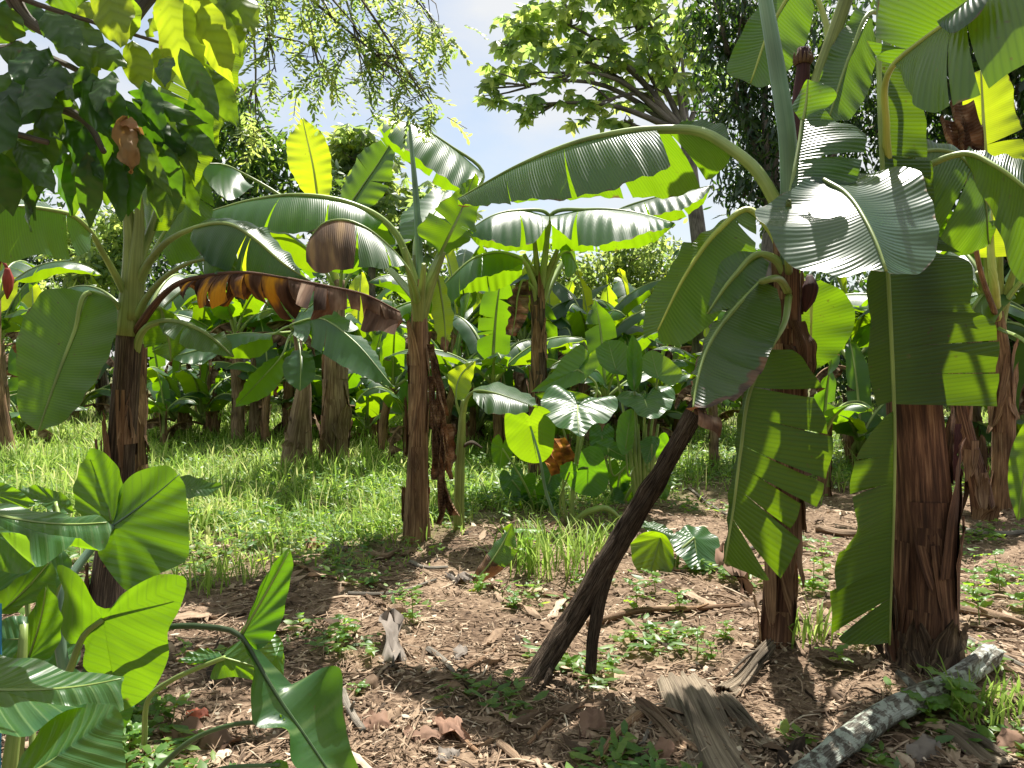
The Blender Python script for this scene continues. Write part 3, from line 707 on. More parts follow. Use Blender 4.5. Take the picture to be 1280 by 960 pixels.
def centre_banana():
    b = G(520, 672); D = b[1]
    t = thing('banana_plant', 'straight brown banana stem in the middle with a rolled upright new leaf', 'banana plant', b)
    p = [b - [0, 0, .05], P(521, 620, D), P(522, 540, D), P(524, 470, D), P(525, 400, D), P(526, 350, D)]
    rad = [.12, .092, .082, .078, .074, .05]
    stem_obj(t, p, rad, M_STEM, 5, noise=.12)
    sheath_flaps(t, p, rad, 22, M_STEM, 8, .45, hi=.85, out=1.2)
    # curtain of dead sheaths hanging on its right
    mb = MB(); R = np.random.default_rng(41)
    for (x0, y0, x1, y1, w) in ((536, 430, 546, 545, .03), (539, 440, 556, 520, .025), (538, 470, 552, 610, .035), (543, 500, 549, 640, .03), (548, 520, 563, 600, .03), (545, 575, 566, 645, .04), (538, 520, 543, 600, .03), (552, 600, 547, 655, .03), (541, 455, 560, 560, .02), (556, 560, 562, 640, .022)):
        M = [P(x0, y0, D - .1), P((x0 + x1) / 2 + R.uniform(-6, 6), (y0 + y1) / 2, D - .18), P(x1, y1, D - .15)]
        E = [m + [w * R.uniform(.6, 1.3), R.uniform(-.06, .02), 0] for m in M]; E2 = [m - [w * .6, R.uniform(-.05, .05), 0] for m in M]
        half(mb, M, E, 1, nt=20, ripple=.012, bulge=.4, wavel=.25, seed=int(x0), wearf=lambda a, s, r: .95 + 0 * a); half(mb, M, E2, -1, nt=20, ripple=.012, bulge=.4, wavel=.25, seed=int(y0), wearf=lambda a, s, r: .95 + 0 * a)
    mb.build('dead_leaf', M_DEADS, t)
    mb = MB()
    for (x, y, dd) in ((505, 310, -.2), (545, 330, .1), (555, 315, -.1), (518, 320, .2), (530, 330, -.25)):
        tube(mb, [P(525, 410, D), P(525 + (x - 525) * .35, 370, D + dd * .4), P(x, y, D + dd)], [.05, .035, .02], 8)
    mb.build('leaf_stalk', M_STEMG, t)
    mb = MB(); tube(mb, [P(526, 360, D), P(521, 260, D), P(510, 138, D + .1)], [.035, .028, .01], 8)
    mb.build('rolled_leaf', M_SPEAR, t)
    kw = dict(rr=(.022, .005), mat=M_LEAF)
    hero(t, [(480, 276, D - .1), (440, 255, D - .2), (380, 244, D - .25), (320, 249, D - .2), (255, 266, D - .1)],
         [(474, 282, D - .2), (440, 284, D - .45), (390, 290, D - .5), (335, 289, D - .5), (290, 280, D - .35), (255, 267, D - .1)],
         [(486, 280, D), (495, 302, D + .1), (470, 303, D + .2), (400, 293, D + .2), (320, 286, D + .15), (255, 268, D - .1)],
         pet=[(525, 370, D), (508, 320, D - .05), (495, 292, D - .08), (480, 276, D - .1)], seed=21, tb=(.3, .6), **kw)
    hero(t, [(508, 335, D - .5), (482, 305, D - .65), (455, 284, D - .7), (430, 275, D - .7), (405, 279, D - .7), (386, 300, D - .7)],
         [(508, 338, D - .55), (490, 336, D - .9), (465, 338, D - .95), (442, 336, D - .95), (425, 335, D - .95), (400, 342, D - .9), (380, 325, D - .8)],
         [(500, 338, D - .2), (470, 330, D - .2), (440, 335, D - .25), (400, 335, D - .4), (384, 320, D - .6)],
         pet=[(524, 385, D), (517, 355, D - .3), (508, 335, D - .5)], wear=lambda a, s, r: np.clip((a - .53) * 14, 0, 1), ta=(.2, .35, .55), seed=22, rr=(.02, .006), mat=M_DEAD if False else M_LEAF)
    hero(t, [(604, 217, D + .9), (562, 182, D + .8), (518, 156, D + .7), (486, 148, D + .7), (465, 141, D + .7)],
         [(596, 235, D + .5), (578, 236, D + .4), (545, 215, D + .4), (510, 190, D + .4), (482, 170, D + .5), (465, 142, D + .7)],
         [(596, 240, D + 1.2), (560, 236, D + 1.2), (525, 212, D + 1.2), (490, 186, D + 1.), (465, 143, D + .8)],
         pet=[(527, 370, D), (550, 320, D + .3), (590, 250, D + .8), (604, 217, D + .9)], seed=23, ta=(.75,), **kw)
    hero(t, [(548, 320, D + .1), (563, 290, D + .1), (578, 258, D + .2), (592, 220, D + .3)],
         [(540, 305, D - .2), (524, 292, D - .3), (545, 262, D - .2), (575, 235, D), (592, 220, D + .3)],
         [(560, 316, D + .3), (584, 305, D + .35), (594, 270, D + .4), (594, 220, D + .3)],
         pet=[(527, 375, D), (538, 345, D), (548, 320, D + .1)], seed=24, **kw)
    hero(t, [(424, 280, D + 1.2), (450, 238, D + 1.2), (474, 203, D + 1.2), (493, 172, D + 1.2)],
         [(415, 262, D + 1.3), (432, 225, D + 1.3), (452, 190, D + 1.3), (493, 171, D + 1.2)], [(440, 275, D + 1.1), (485, 240, D + 1.1), (494, 205, D + 1.1), (494, 172, D + 1.2)],
         pet=[(526, 380, D), (480, 330, D + .7), (424, 280, D + 1.2)], seed=25, tb=(.5,), **kw)
    hero(t, [(520, 300, D + .5), (545, 262, D + 1.2), (555, 240, D + 1.7)], [(500, 300, D + .5), (505, 265, D + 1.2), (545, 235, D + 1.7)], [(540, 310, D + .5), (590, 280, D + 1.2), (565, 240, D + 1.7)],
         pet=[(526, 370, D), (520, 300, D + .5)], seed=26, **kw)
    hero(t, [(545, 345, D + .2), (552, 375, D + .25), (556, 410, D + .25), (557, 440, D + .25)], [(538, 345, D + .1), (540, 380, D + .1), (545, 420, D + .1), (556, 441, D + .25)], [(552, 345, D + .3), (563, 375, D + .35), (566, 410, D + .35), (558, 441, D + .25)],
         pet=[(528, 400, D), (538, 360, D + .1), (545, 345, D + .2)], seed=27, mat=M_YOUNG, wear=lambda a, s, r: np.clip((a - .6) * 2, 0, .7), rr=(.015, .004))
centre_banana()

def thin_sucker():
    b = G(574, 662); D = b[1]
    t = thing('banana_plant', 'thin young banana shoot with one broad dark leaf, right of the middle stem', 'banana plant', b)
    stem_obj(t, [b - [0, 0, .05], P(574, 600, D), P(577, 540, D), P(580, 500, D)], [.05, .045, .038, .025], M_STEMG, 7)
    hero(t, [(592, 490, D - .2), (620, 492, D - .35), (645, 500, D - .4), (672, 510, D - .4)], [(592, 486, D), (625, 482, D + .1), (655, 492, D), (672, 510, D - .4)], [(592, 500, D - .4), (612, 516, D - .55), (645, 515, D - .55), (672, 511, D - .4)],
         pet=[(580, 515, D), (584, 498, D - .1), (592, 490, D - .2)], seed=31, rr=(.012, .003), mat=M_LEAF)
    hero(t, [(570, 500, D), (575, 470, D + .1), (592, 452, D + .2)], [(565, 490, D), (560, 470, D), (590, 450, D + .2)], [(580, 500, D), (590, 480, D + .2), (594, 452, D + .2)], pet=[(578, 525, D), (570, 500, D)], seed=32, rr=(.01, .003), mat=M_YOUNG)
    mb = MB(); M = [P(560, 530, D - .1), P(562, 560, D - .1), P(556, 585, D - .1)]
    half(mb, M, [m + [.06, -.03, 0] for m in M], 1, nt=14, ripple=.03, bulge=.3, wearf=lambda a, s, r: .95 + 0 * a); half(mb, M, [m - [.05, .05, 0] for m in M], -1, nt=14, ripple=.03, bulge=.3, wearf=lambda a, s, r: .95 + 0 * a)
    mb.build('dead_leaf', M_DEAD, t)
    mb = MB(); tube(mb, [P(577, 560, D), P(590, 553, D - .05), P(603, 560, D - .05)], [.012, .02, .008], 6); mb.build('dead_stalk', M_STEMD, t)
thin_sucker()

# ================================================================== STEM BEHIND (V-shaped stalks)
def rear_centre_banana():
    D = 9.2; b = GX(672, D)
    t = thing('banana_plant', 'dark slim banana stem under two long leaves spread like wings behind the middle stem', 'banana plant', b)
    p = [b - [0, 0, .05], P(672, 540, D), P(673, 450, D), P(674, 380, D), P(675, 345, D)]
    stem_obj(t, p, [.13, .11, .09, .085, .06], M_STEMD, 9)
    sheath_flaps(t, p, [.13, .11, .09, .085, .06], 30, M_STEM, 10, .6, hi=.9)
    mb = MB()
    for (x, y) in ((655, 318), (668, 300), (684, 300), (697, 312), (662, 330)):
        tube(mb, [P(675, 385, D), P(675 + (x - 675) * .4, 345, D), P(x, y, D - .1)], [.05, .045, .025], 7)
    mb.build('leaf_stalk', M_STEMG, t)
    kw = dict(rr=(.025, .006), mat=M_LEAF)
    hero(t, [(688, 270, D - .2), (735, 262, D - .5), (795, 266, D - .8), (843, 279, D - 1.)], [(690, 312, D + .3), (740, 314, D + .1), (800, 309, D - .2), (843, 281, D - 1.)], [(690, 282, D - .6), (722, 303, D - 1.), (770, 298, D - 1.3), (815, 285, D - 1.3), (843, 280, D - 1.)],
         pet=[(676, 370, D), (683, 310, D - .1), (688, 270, D - .2)], seed=41, tb=(.25,), **kw)
    hero(t, [(686, 270, D - .2), (650, 263, D - .5), (615, 270, D - .7), (583, 290, D - .8)], [(684, 282, D - .6), (662, 306, D - .9), (620, 299, D - 1.1), (583, 291, D - .8)], [(688, 311, D + .3), (645, 313, D + .1), (605, 308, D - .2), (583, 292, D - .8)],
         pet=[(674, 370, D), (682, 310, D - .1), (686, 270, D - .2)], seed=42, ta=(.4,), **kw)
    hero(t, [(654, 326, D - .2), (628, 316, D - .3), (595, 322, D - .5), (548, 362, D - .6)], [(652, 330, D - .5), (625, 340, D - .7), (590, 350, D - .8), (560, 376, D - .7), (548, 370, D - .6)], [(652, 345, D + .1), (625, 362, D), (590, 366, D - .2), (550, 372, D - .5)],
         pet=[(673, 375, D), (664, 345, D - .1), (654, 326, D - .2)], seed=43, tb=(.4, .7), wear=lambda a, s, r: np.clip((a - .86) * 6, 0, .8), **kw)
    hero(t, [(700, 318, D), (712, 316, D + .2), (722, 335, D + .3)], [(698, 312, D), (712, 305, D + .2), (724, 335, D + .3)], [(702, 325, D), (708, 345, D), (722, 337, D + .3)], pet=[(676, 380, D), (688, 345, D), (700, 318, D)], seed=44, **kw)
    hero(t, [(655, 350, D - .1), (648, 365, D - .15), (645, 390, D - .15), (640, 420, D - .15)], [(650, 350, D - .1), (640, 362, D - .2), (636, 390, D - .2), (632, 418, D - .15)], [(660, 352, D - .1), (662, 368, D - .2), (660, 392, D - .15), (645, 420, D - .15)],
         pet=[(672, 385, D), (662, 355, D - .1), (655, 350, D - .1)], mat=M_DEAD, wear=lambda a, s, r: .9 + 0 * a, seed=45, rr=(.015, .005), ripple=.05, tb=(.3, .6), ta=(.5,), name='dead_leaf')
    hero(t, [(775, 262, D + .6), (820, 247, D + .4), (860, 238, D + .2), (890, 232, D)], [(778, 278, D + .9), (825, 280, D + .8), (870, 262, D + .6), (890, 233, D)], [(778, 264, D + .2), (815, 266, D), (860, 255, D - .2), (890, 233, D)], pet=[(677, 380, D), (710, 320, D + .5), (775, 262, D + .6)], seed=46, **kw)
rear_centre_banana()

# ================================================================== LEFT-MIDDLE PLANTS IN THE GRASS
def grass_banana():
    b = G(418, 588); D = b[1]
    t = thing('banana_plant', 'thick pale brown banana stem in the grass with one upright yellow leaf', 'banana plant', b)
    p = [b - [0, 0, .05], P(418, 545, D), P(419, 480, D), P(421, 410, D), P(424, 350, D)]
    rad = [.21, .185, .16, .12, .08]
    stem_obj(t, p, rad, M_DRY, 13, noise=.13); sheath_flaps(t, p, rad, 22, M_DRY, 14, .8, hi=.75, out=1.25)
    hero(t, [(398, 250, D - .4), (391, 205, D - .5), (383, 170, D - .5), (378, 148, D - .5)], [(385, 248, D - .3), (362, 210, D - .3), (358, 180, D - .3), (378, 147, D - .5)], [(412, 250, D - .6), (415, 215, D - .6), (405, 170, D - .6), (379, 147, D - .5)],
         pet=[(424, 360, D), (408, 300, D - .2), (398, 250, D - .4)], seed=51, mat=M_YOUNG, rib=M_RIBY, rr=(.025, .006))['label'] = 'upright yellow-green young leaf'
    hero(t, [(300, 215, D - .6), (275, 205, D - 1), (250, 205, D - 1.2)], [(300, 240, D - .2), (275, 238, D - .6), (248, 212, D - 1.2)], [(318, 232, D - .9), (285, 250, D - 1.2), (248, 214, D - 1.2)], pet=[(423, 360, D), (380, 270, D - .3), (300, 215, D - .6)], seed=53, mat=M_LEAF, rr=(.025, .006))
    R = np.random.default_rng(55)
    for k, (az, el) in enumerate(((.3, 1.2), (2.2, 1.1), (-1.2, 1.0), (4.0, 1.05), (1.3, 1.2))):
        mb = MB(); gen_leaf(mb, R, p[-1] - [0, 0, .25], az, el, 2.0, .55, 1.7, tears=5); mb.build('leaf', [M_LEAF, M_RIB], t)
grass_banana()

def cone_banana():
    b = G(371, 590); D = b[1]
    t = thing('banana_plant', 'low banana plant on a cone-shaped dry stump in the grass, one leaf folded towards us', 'banana plant', b)
    p = [b - [0, 0, .05], P(371, 560, D), P(376, 520, D), P(379, 490, D), P(368, 400, D)]
    stem_obj(t, p, [.21, .17, .105, .06, .03], M_DRY, 17, noise=.15); sheath_flaps(t, p[:4], [.21, .17, .105, .06], 18, M_DRY, 18, .16, hi=.6, out=1.1)
    kw = dict(rr=(.013, .004), mat=M_LEAF)
    d = D - .8
    hero(t, [(352, 445, d), (330, 470, d - .2), (294, 508, d - .4)], [(345, 445, d - .1), (320, 462, d - .4), (300, 490, d - .5), (294, 507, d - .4)], [(358, 455, d + .2), (348, 482, d), (320, 502, d - .2), (294, 509, d - .4)], pet=[(368, 415, D), (360, 425, d + .3), (352, 445, d)], seed=61, **kw)
    hero(t, [(375, 437, d - .1), (376, 462, d - .3), (375, 488, d - .4)], [(366, 438, d), (354, 455, d - .2), (358, 476, d - .35), (375, 489, d - .4)], [(384, 438, d), (393, 452, d - .2), (392, 475, d - .35), (376, 489, d - .4)], pet=[(368, 410, D), (373, 425, d + .1), (375, 437, d - .1)], seed=62, **kw)
    hero(t, [(366, 405, d), (400, 398, d - .4), (440, 424, d - .8), (492, 484, d - 1.2)], [(368, 420, d - .3), (400, 440, d - .7), (440, 462, d - 1.1), (492, 485, d - 1.2)], [(372, 392, d + .2), (410, 390, d - .1), (460, 425, d - .5), (493, 483, d - 1.2)], pet=[(368, 412, D), (366, 405, d)], seed=63, tb=(.5,), **kw)
    hero(t, [(340, 418, d), (310, 416, d - .2), (274, 420, d - .4)], [(338, 424, d - .2), (310, 428, d - .4), (276, 446, d - .4)], [(342, 432, d + .1), (325, 445, d), (290, 448, d - .2), (275, 446, d - .4)], pet=[(368, 412, D), (355, 410, d + .2), (340, 418, d)], seed=64, **kw)
    hero(t, [(272, 430, d - .3), (245, 438, d - .4), (214, 446, d - .5)], [(270, 427, d - .1), (240, 428, d - .2), (214, 444, d - .5)], [(272, 445, d - .5), (245, 456, d - .6), (214, 448, d - .5)], pet=[(368, 415, D), (320, 420, d), (272, 430, d - .3)], seed=65, **kw)
    hero(t, [(385, 385, d + .3), (405, 370, d + .3), (440, 365, d + .2)], [(380, 378, d + .4), (405, 358, d + .4), (440, 364, d + .2)], [(388, 395, d + .1), (412, 392, d), (440, 367, d + .2)], pet=[(368, 412, D), (385, 385, d + .3)], seed=66, **kw)
cone_banana()

# ================================================================== RIGHT-HAND CLUMP
def right_slim():
    b = G(970, 800)
    t = thing('banana_plant', 'slim banana stem right of the leaning pole, its long leaf reaching out left', 'banana plant', b)
    p = [b - [0, 0, .05], P(974, 740, 4.0), P(980, 650, 3.95), P(985, 550, 3.9), P(985, 450, 3.8), P(985, 380, 3.75), P(986, 300, 3.7)]
    rad = [.085, .075, .072, .07, .068, .06, .045]
    stem_obj(t, p, rad, M_STEMR, 71); sheath_flaps(t, p, rad, 34, M_STEM, 72, .45, hi=.9, out=1.25)
    mb = MB()
    tube(mb, [P(953, -20, 3.55), P(972, 90, 3.58), P(984, 170, 3.6), P(987, 260, 3.65), P(986, 330, 3.7)], [.030, .036, .04, .042, .04], 12); mb.build('rolled_leaf', M_SPEAR, t)
    mb = MB(); tube(mb, [P(1064, -20, 3.8), P(1042, 45, 3.8), P(1022, 105, 3.8), P(1008, 200, 3.75), P(990, 330, 3.72)], [.032, .036, .038, .04, .04], 12); mb.build('leaf_stalk', M_STEMG, t)
    mb = MB(); tube(mb, [P(1004, 60, 3.85), P(1004, 85, 3.85), P(1001, 120, 3.85), P(999, 180, 3.82), P(994, 300, 3.75)], [.028, .04, .034, .03, .03], 10); mb.build('flower_stalk', M_MAROON, t)
    mb = MB(); R = np.random.default_rng(8)
    for k in range(14):
        a = k * .45; c = P(1004, 80, 3.85); e = np.array([math.cos(a), math.sin(a), 0])
        tube(mb, [c + e * .03, c + e * .043 + [0, 0, .02], c + e * R.uniform(.02, .05) + [0, 0, R.uniform(.04, .08)]], [.010, .008, .002], 5, n=6)
    mb.build('dry_bracts', M_STEM, t)
    mb = MB(); tube(mb, [P(1012, 345, 3.72), P(1013, 360, 3.7), P(1010, 376, 3.7), P(1006, 390, 3.7)], [.015, .038, .032, .006], 10, n=16); mb.build('flower_bud', M_MAROON, t)
    mb = MB()
    for (x0, y0, x1, y1) in ((996, 400, 1008, 470), (990, 430, 1002, 478)):
        M = [P(x0, y0, 3.65), P((x0 + x1) / 2 + 6, (y0 + y1) / 2, 3.6), P(x1, y1, 3.6)]
        half(mb, M, [m + [.05, .02, 0] for m in M], 1, nt=14, bulge=.3); half(mb, M, [m - [.03, -.03, 0] for m in M], -1, nt=14, bulge=.3)
    mb.build('sheath', M_STEMR, t)
    # long leaf to the left
    near = [(838, 205, 3.55), (800, 222, 3.75), (725, 245, 4.05), (640, 249, 4.4), (575, 251, 4.8)]
    far = [(912, 194, 3.85), (902, 214, 4.1), (862, 238, 4.35), (785, 246, 4.6), (690, 249, 4.85), (573, 258, 5.0)]
    hero(t, [(915, 187, 3.75), (880, 166, 3.85), (820, 162, 4.0), (740, 173, 4.25), (650, 206, 4.6), (572, 249, 4.9)], near, far, ra=(.24, 1), ta=(.55, .78), bulge=.05,
         pet=[(986, 330, 3.7), (978, 275, 3.65), (962, 238, 3.65), (940, 207, 3.7), (915, 187, 3.75)], pr=.034, rr=(.022, .005), seed=73, extra=[([(912, 180, 3.8), (902, 155, 3.9), (878, 149, 3.95), (845, 158, 3.97)], -1, (0, .23), ())] , name='leaf')
    # lit leaf going down-left
    hero(t, [(935, 262, 4.0), (898, 288, 3.95), (858, 342, 3.9), (822, 413, 3.9)], [(925, 262, 4.05), (880, 285, 4.05), (840, 335, 4.0), (806, 395, 3.95), (804, 424, 3.9)], [(945, 268, 3.95), (944, 310, 3.9), (915, 370, 3.85), (880, 412, 3.85), (845, 432, 3.88), (824, 426, 3.9)],
         pet=[(985, 340, 3.75), (962, 285, 3.9), (935, 262, 4.0)], seed=74, rr=(.016, .004), rib=M_RIBY, tb=(.12,), ta=(.35,), wear=wear_edge(.96, 3))
    hero(t, [(950, 318, 3.68), (918, 345, 3.65), (884, 392, 3.62)], [(945, 312, 3.72), (905, 325, 3.72), (890, 360, 3.68), (883, 391, 3.62)], [(962, 330, 3.62), (950, 360, 3.6), (915, 385, 3.6), (885, 393, 3.62)], pet=[(985, 350, 3.72), (970, 325, 3.7), (950, 318, 3.68)], seed=75, rr=(.014, .004))
    # hanging leaf with a brown, dry tip
    hero(t, [(952, 352, 3.52), (917, 388, 3.40), (888, 428, 3.27), (869, 490, 3.08), (866, 514, 3.02)], [(945, 352, 3.55), (905, 385, 3.46), (876, 425, 3.34), (860, 490, 3.13), (864, 515, 3.03)], [(968, 350, 3.48), (975, 368, 3.40), (966, 430, 3.22), (950, 466, 3.12), (925, 498, 3.04), (893, 512, 3.0), (868, 516, 3.0)],
         pet=[(985, 365, 3.7), (972, 348, 3.55), (952, 352, 3.45)], seed=76, rr=(.011, .004), wear=lambda a, s, r: np.clip((s - .62) * 2.2, 0, .75) * (a > .5) + np.clip((a - .86) * 5, 0, .7))['label'] = 'hanging leaf with brown dried edge and tip'
    mb = MB(); M = [P(868, 508, 3.02), P(885, 518, 3.02), P(900, 522, 3.02)]
    half(mb, M, [m + [.0, -.03, -.07] for m in M], 1, nt=14, ripple=.03, bulge=.3, wearf=lambda a, s, r: .95 + 0 * a); half(mb, M, [m + [0, .06, -.03] for m in M], -1, nt=14, ripple=.03, wearf=lambda a, s, r: .95 + 0 * a); mb.build('dead_leaf', M_DEAD, t)
    # torn hanging leaf
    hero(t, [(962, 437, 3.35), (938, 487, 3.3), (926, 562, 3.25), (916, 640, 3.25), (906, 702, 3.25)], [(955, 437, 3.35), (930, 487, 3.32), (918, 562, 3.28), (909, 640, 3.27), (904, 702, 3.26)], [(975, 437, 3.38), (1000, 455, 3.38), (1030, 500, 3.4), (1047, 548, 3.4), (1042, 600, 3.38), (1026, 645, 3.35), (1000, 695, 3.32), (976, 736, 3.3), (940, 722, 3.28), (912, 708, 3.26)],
         tb=(.2, .33, .47, .56, .66, .8), pet=[(986, 370, 3.7), (980, 405, 3.5), (962, 437, 3.35)], seed=77, rr=(.010, .004), mat=M_LEAFSHADE, gap=.11, swing=.07, rag=.16, wear=wear_edge(.95, 8))['label'] = 'torn hanging leaf, dark and lit in patches'
    # top leaf against the dark tree
    hero(t, [(1005, -25, 4.2), (968, 25, 4.2), (938, 104, 4.2)], [(975, -30, 4.25), (928, 40, 4.25), (910, 92, 4.25), (936, 105, 4.2)], [(1020, 5, 4.15), (1005, 58, 4.15), (980, 92, 4.15), (950, 110, 4.18), (938, 106, 4.2)], pet=[(990, 320, 3.75), (1015, 150, 4.0), (1030, 20, 4.15), (1005, -25, 4.2)], seed=78, rr=(.016, .004), rib=M_RIBY)
    hero(t, [(986, 252, 3.26), (993, 212, 3.33), (1000, 170, 3.42), (1005, 118, 3.53)], None, [(1060, 248, 3.20), (1077, 205, 3.28), (1075, 160, 3.38), (1045, 150, 3.42), (1008, 118, 3.53)], pet=[(986, 340, 3.65), (984, 290, 3.35), (986, 252, 3.16)], seed=79, rr=(.010, .005), bulge=.08)
    hero(t, [(1004, 150, 3.3), (1008, 125, 3.3), (1010, 100, 3.3)], [(1000, 150, 3.3), (990, 130, 3.35), (1008, 100, 3.3)], [(1022, 142, 3.25), (1046, 118, 3.25), (1030, 106, 3.28), (1011, 100, 3.3)], seed=80, rr=(.007, .003), wear=wear_edge(.8))
    hero(t, [(1013, 355, 4.6), (1014, 400, 4.6), (1012, 465, 4.6)], [(1005, 352, 4.6), (992, 375, 4.65), (993, 430, 4.65), (1011, 467, 4.6)], [(1025, 350, 4.6), (1055, 365, 4.55), (1068, 390, 4.55), (1050, 440, 4.55), (1013, 467, 4.6)], pet=[(986, 400, 3.8), (1000, 365, 4.3), (1013, 355, 4.6)], seed=81, rr=(.014, .004), rib=M_RIBY, wear=wear_edge(.9, 3))
right_slim()

def right_big():
    b = G(1153, 822)
    t = thing('banana_plant', 'thickest banana stem on the right with wide glossy leaf and tattered hanging leaf in front', 'banana plant', b)
    p = [b - [0, 0, .05], P(1156, 760, b[1]), P(1153, 680, b[1]), P(1149, 590, b[1]), P(1142, 500, b[1]), P(1130, 350, b[1] - .05), P(1118, 230, b[1] - .1)]
    rad = [.165, .138, .128, .124, .115, .09, .06]
    stem_obj(t, p, rad, M_STEMR, 91, noise=.07, nseg=24); sheath_flaps(t, p, rad, 12, M_STEMR, 92, 1.0, hi=.5, out=1.04)
    sheath_flaps(t, p, rad, 5, M_STEMD, 93, .35, hi=.1, out=1.3, name='dry_sheath')
    # wide glossy leaf bending towards us
    hero(t, [(1028, 222, 3.30), (1056, 240, 3.12), (1080, 272, 2.92), (1096, 305, 2.8), (1108, 339, 2.72)],
         [(1020, 218, 3.32), (985, 240, 3.22), (944, 264, 3.12), (962, 292, 2.98), (988, 330, 2.88), (1018, 338, 2.82), (1050, 347, 2.76), (1085, 341, 2.73), (1108, 340, 2.72)],
         [(1050, 217, 3.36), (1100, 212, 3.32), (1137, 210, 3.24), (1160, 238, 3.1), (1172, 282, 2.95), (1166, 325, 2.85), (1148, 341, 2.78), (1126, 342, 2.74), (1108, 340, 2.72)],
         pet=[(1118, 300, 3.75), (1075, 235, 3.6), (1045, 218, 3.42), (1028, 222, 3.3)], seed=94, rr=(.011, .005), bulge=.07, ripple=.010, nt=80, mat=M_LEAFG, ta=(2.,), tb=(2.,))['label'] = 'wide glossy leaf whitened by sun glare'
    # huge lit leaf top right
    hero(t, [(1118, 80, 3.2), (1150, 53, 3.1), (1178, 32, 3.0), (1240, -15, 2.85), (1300, -60, 2.8)], [(1108, 82, 3.25), (1095, 55, 3.3), (1094, 10, 3.3), (1110, -40, 3.2), (1200, -70, 3.0), (1300, -62, 2.8)], [(1122, 86, 3.15), (1130, 110, 3.05), (1146, 134, 2.95), (1165, 140, 2.9), (1205, 124, 2.78), (1255, 92, 2.7), (1300, 60, 2.65), (1340, 0, 2.7)],
         pet=[(1122, 280, 3.7), (1108, 160, 3.45), (1118, 80, 3.2)], seed=95, rr=(.016, .006), rib=M_RIBY, bulge=.06)
    hero(t, [(1172, 27, 2.98), (1200, 8, 2.9), (1232, -16, 2.82)], None, [(1176, 34, 2.9), (1196, 42, 2.82), (1215, 20, 2.76), (1244, -10, 2.75)], seed=96, rr=(.004, .003), bulge=.1)
    # tattered leaf hanging straight down in front of the stem
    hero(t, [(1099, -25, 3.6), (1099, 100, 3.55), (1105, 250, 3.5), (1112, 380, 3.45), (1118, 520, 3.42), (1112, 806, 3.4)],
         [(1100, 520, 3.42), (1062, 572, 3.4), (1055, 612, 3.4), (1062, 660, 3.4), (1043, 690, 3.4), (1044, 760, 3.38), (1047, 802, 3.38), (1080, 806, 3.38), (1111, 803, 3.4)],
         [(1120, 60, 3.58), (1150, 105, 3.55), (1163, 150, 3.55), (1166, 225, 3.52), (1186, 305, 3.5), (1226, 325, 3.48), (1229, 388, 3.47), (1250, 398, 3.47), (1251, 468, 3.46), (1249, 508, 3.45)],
         ra=(.655, 1), rb=(.1, .645), tb=(.27, .35, .41, .505, .56, .6), ta=(.72, .76, .83, .88, .93), gap=.05, swing=.045, rag=.10, seed=97, rr=(.013, .005), mat=M_LEAFSHADE, nt=110, bulge=.03, ripple=.008, wear=wear_edge(.955, 8),
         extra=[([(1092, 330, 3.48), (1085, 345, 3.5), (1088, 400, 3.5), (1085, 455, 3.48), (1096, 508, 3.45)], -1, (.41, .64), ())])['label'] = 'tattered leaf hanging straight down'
    hero(t, [(1120, 207, 3.72), (1158, 189, 3.7), (1196, 193, 3.7), (1224, 228, 3.68), (1236, 305, 3.7)], [(1118, 200, 3.75), (1160, 180, 3.76), (1202, 188, 3.74), (1240, 230, 3.72), (1237, 306, 3.7)], [(1126, 216, 3.68), (1152, 245, 3.64), (1172, 300, 3.62), (1200, 318, 3.63), (1235, 308, 3.7)], seed=98, rr=(.012, .004), pet=[(1122, 290, 3.75), (1112, 235, 3.73), (1120, 207, 3.72)])
    hero(t, [(1090, 15, 3.75), (1066, 60, 3.7), (1035, 150, 3.65)], [(1070, 10, 3.8), (1040, 60, 3.75), (1022, 118, 3.7), (1033, 151, 3.65)], [(1096, 60, 3.7), (1085, 115, 3.65), (1055, 150, 3.62), (1036, 152, 3.65)], seed=99, rr=(.012, .004), pet=[(1115, 280, 3.75), (1108, 100, 3.8), (1105, 20, 3.8), (1090, 15, 3.75)])
    # unseen leaves added to this crown above the frame to shade the hanging ones
    for k, (x0, x1, dc, py, tt) in enumerate(((1130, 990, 4.55, -75, (.2, .33, .61, .8)), (964, 850, 4.75, -130, (.3, .72)), (1330, 1200, 4.9, -60, (.4, .7)), (1085, 990, 5.3, -75, (.25, .55, .8)), (934, 845, 5.35, -72, (.3, .6)))):
        hw = .36 if k < 2 else .3
        yo = lambda d, z0: 450 - (450 - py) * dc / d
        xs = np.linspace(x0, x1, 6)
        hero(t, [(x, yo(dc, 0) + 18 * (u - .5) ** 2, dc) for u, x in zip(np.linspace(0, 1, 6), xs)], [(640 + (x - 640) * dc / (dc - hw * s_), yo(dc - hw * s_, 0) + 12, dc - hw * s_) for x, s_ in zip(xs, (.1, .8, 1, 1, .8, .05))],
             [(640 + (x - 640) * dc / (dc + hw * s_), yo(dc + hw * s_, 0) + 12, dc + hw * s_) for x, s_ in zip(xs, (.1, .8, 1, 1, .8, .05))], ta=tt, tb=tt[1:], gap=.14, rag=.2, swing=.06, seed=140 + k, rr=(.02, .005), pr=.035,
             pet=[(1120, 240, 3.78), (1124 + 5 * k, 60, 4.0 + .06 * k), (x0, yo(dc, 0) + 4.5, dc)])
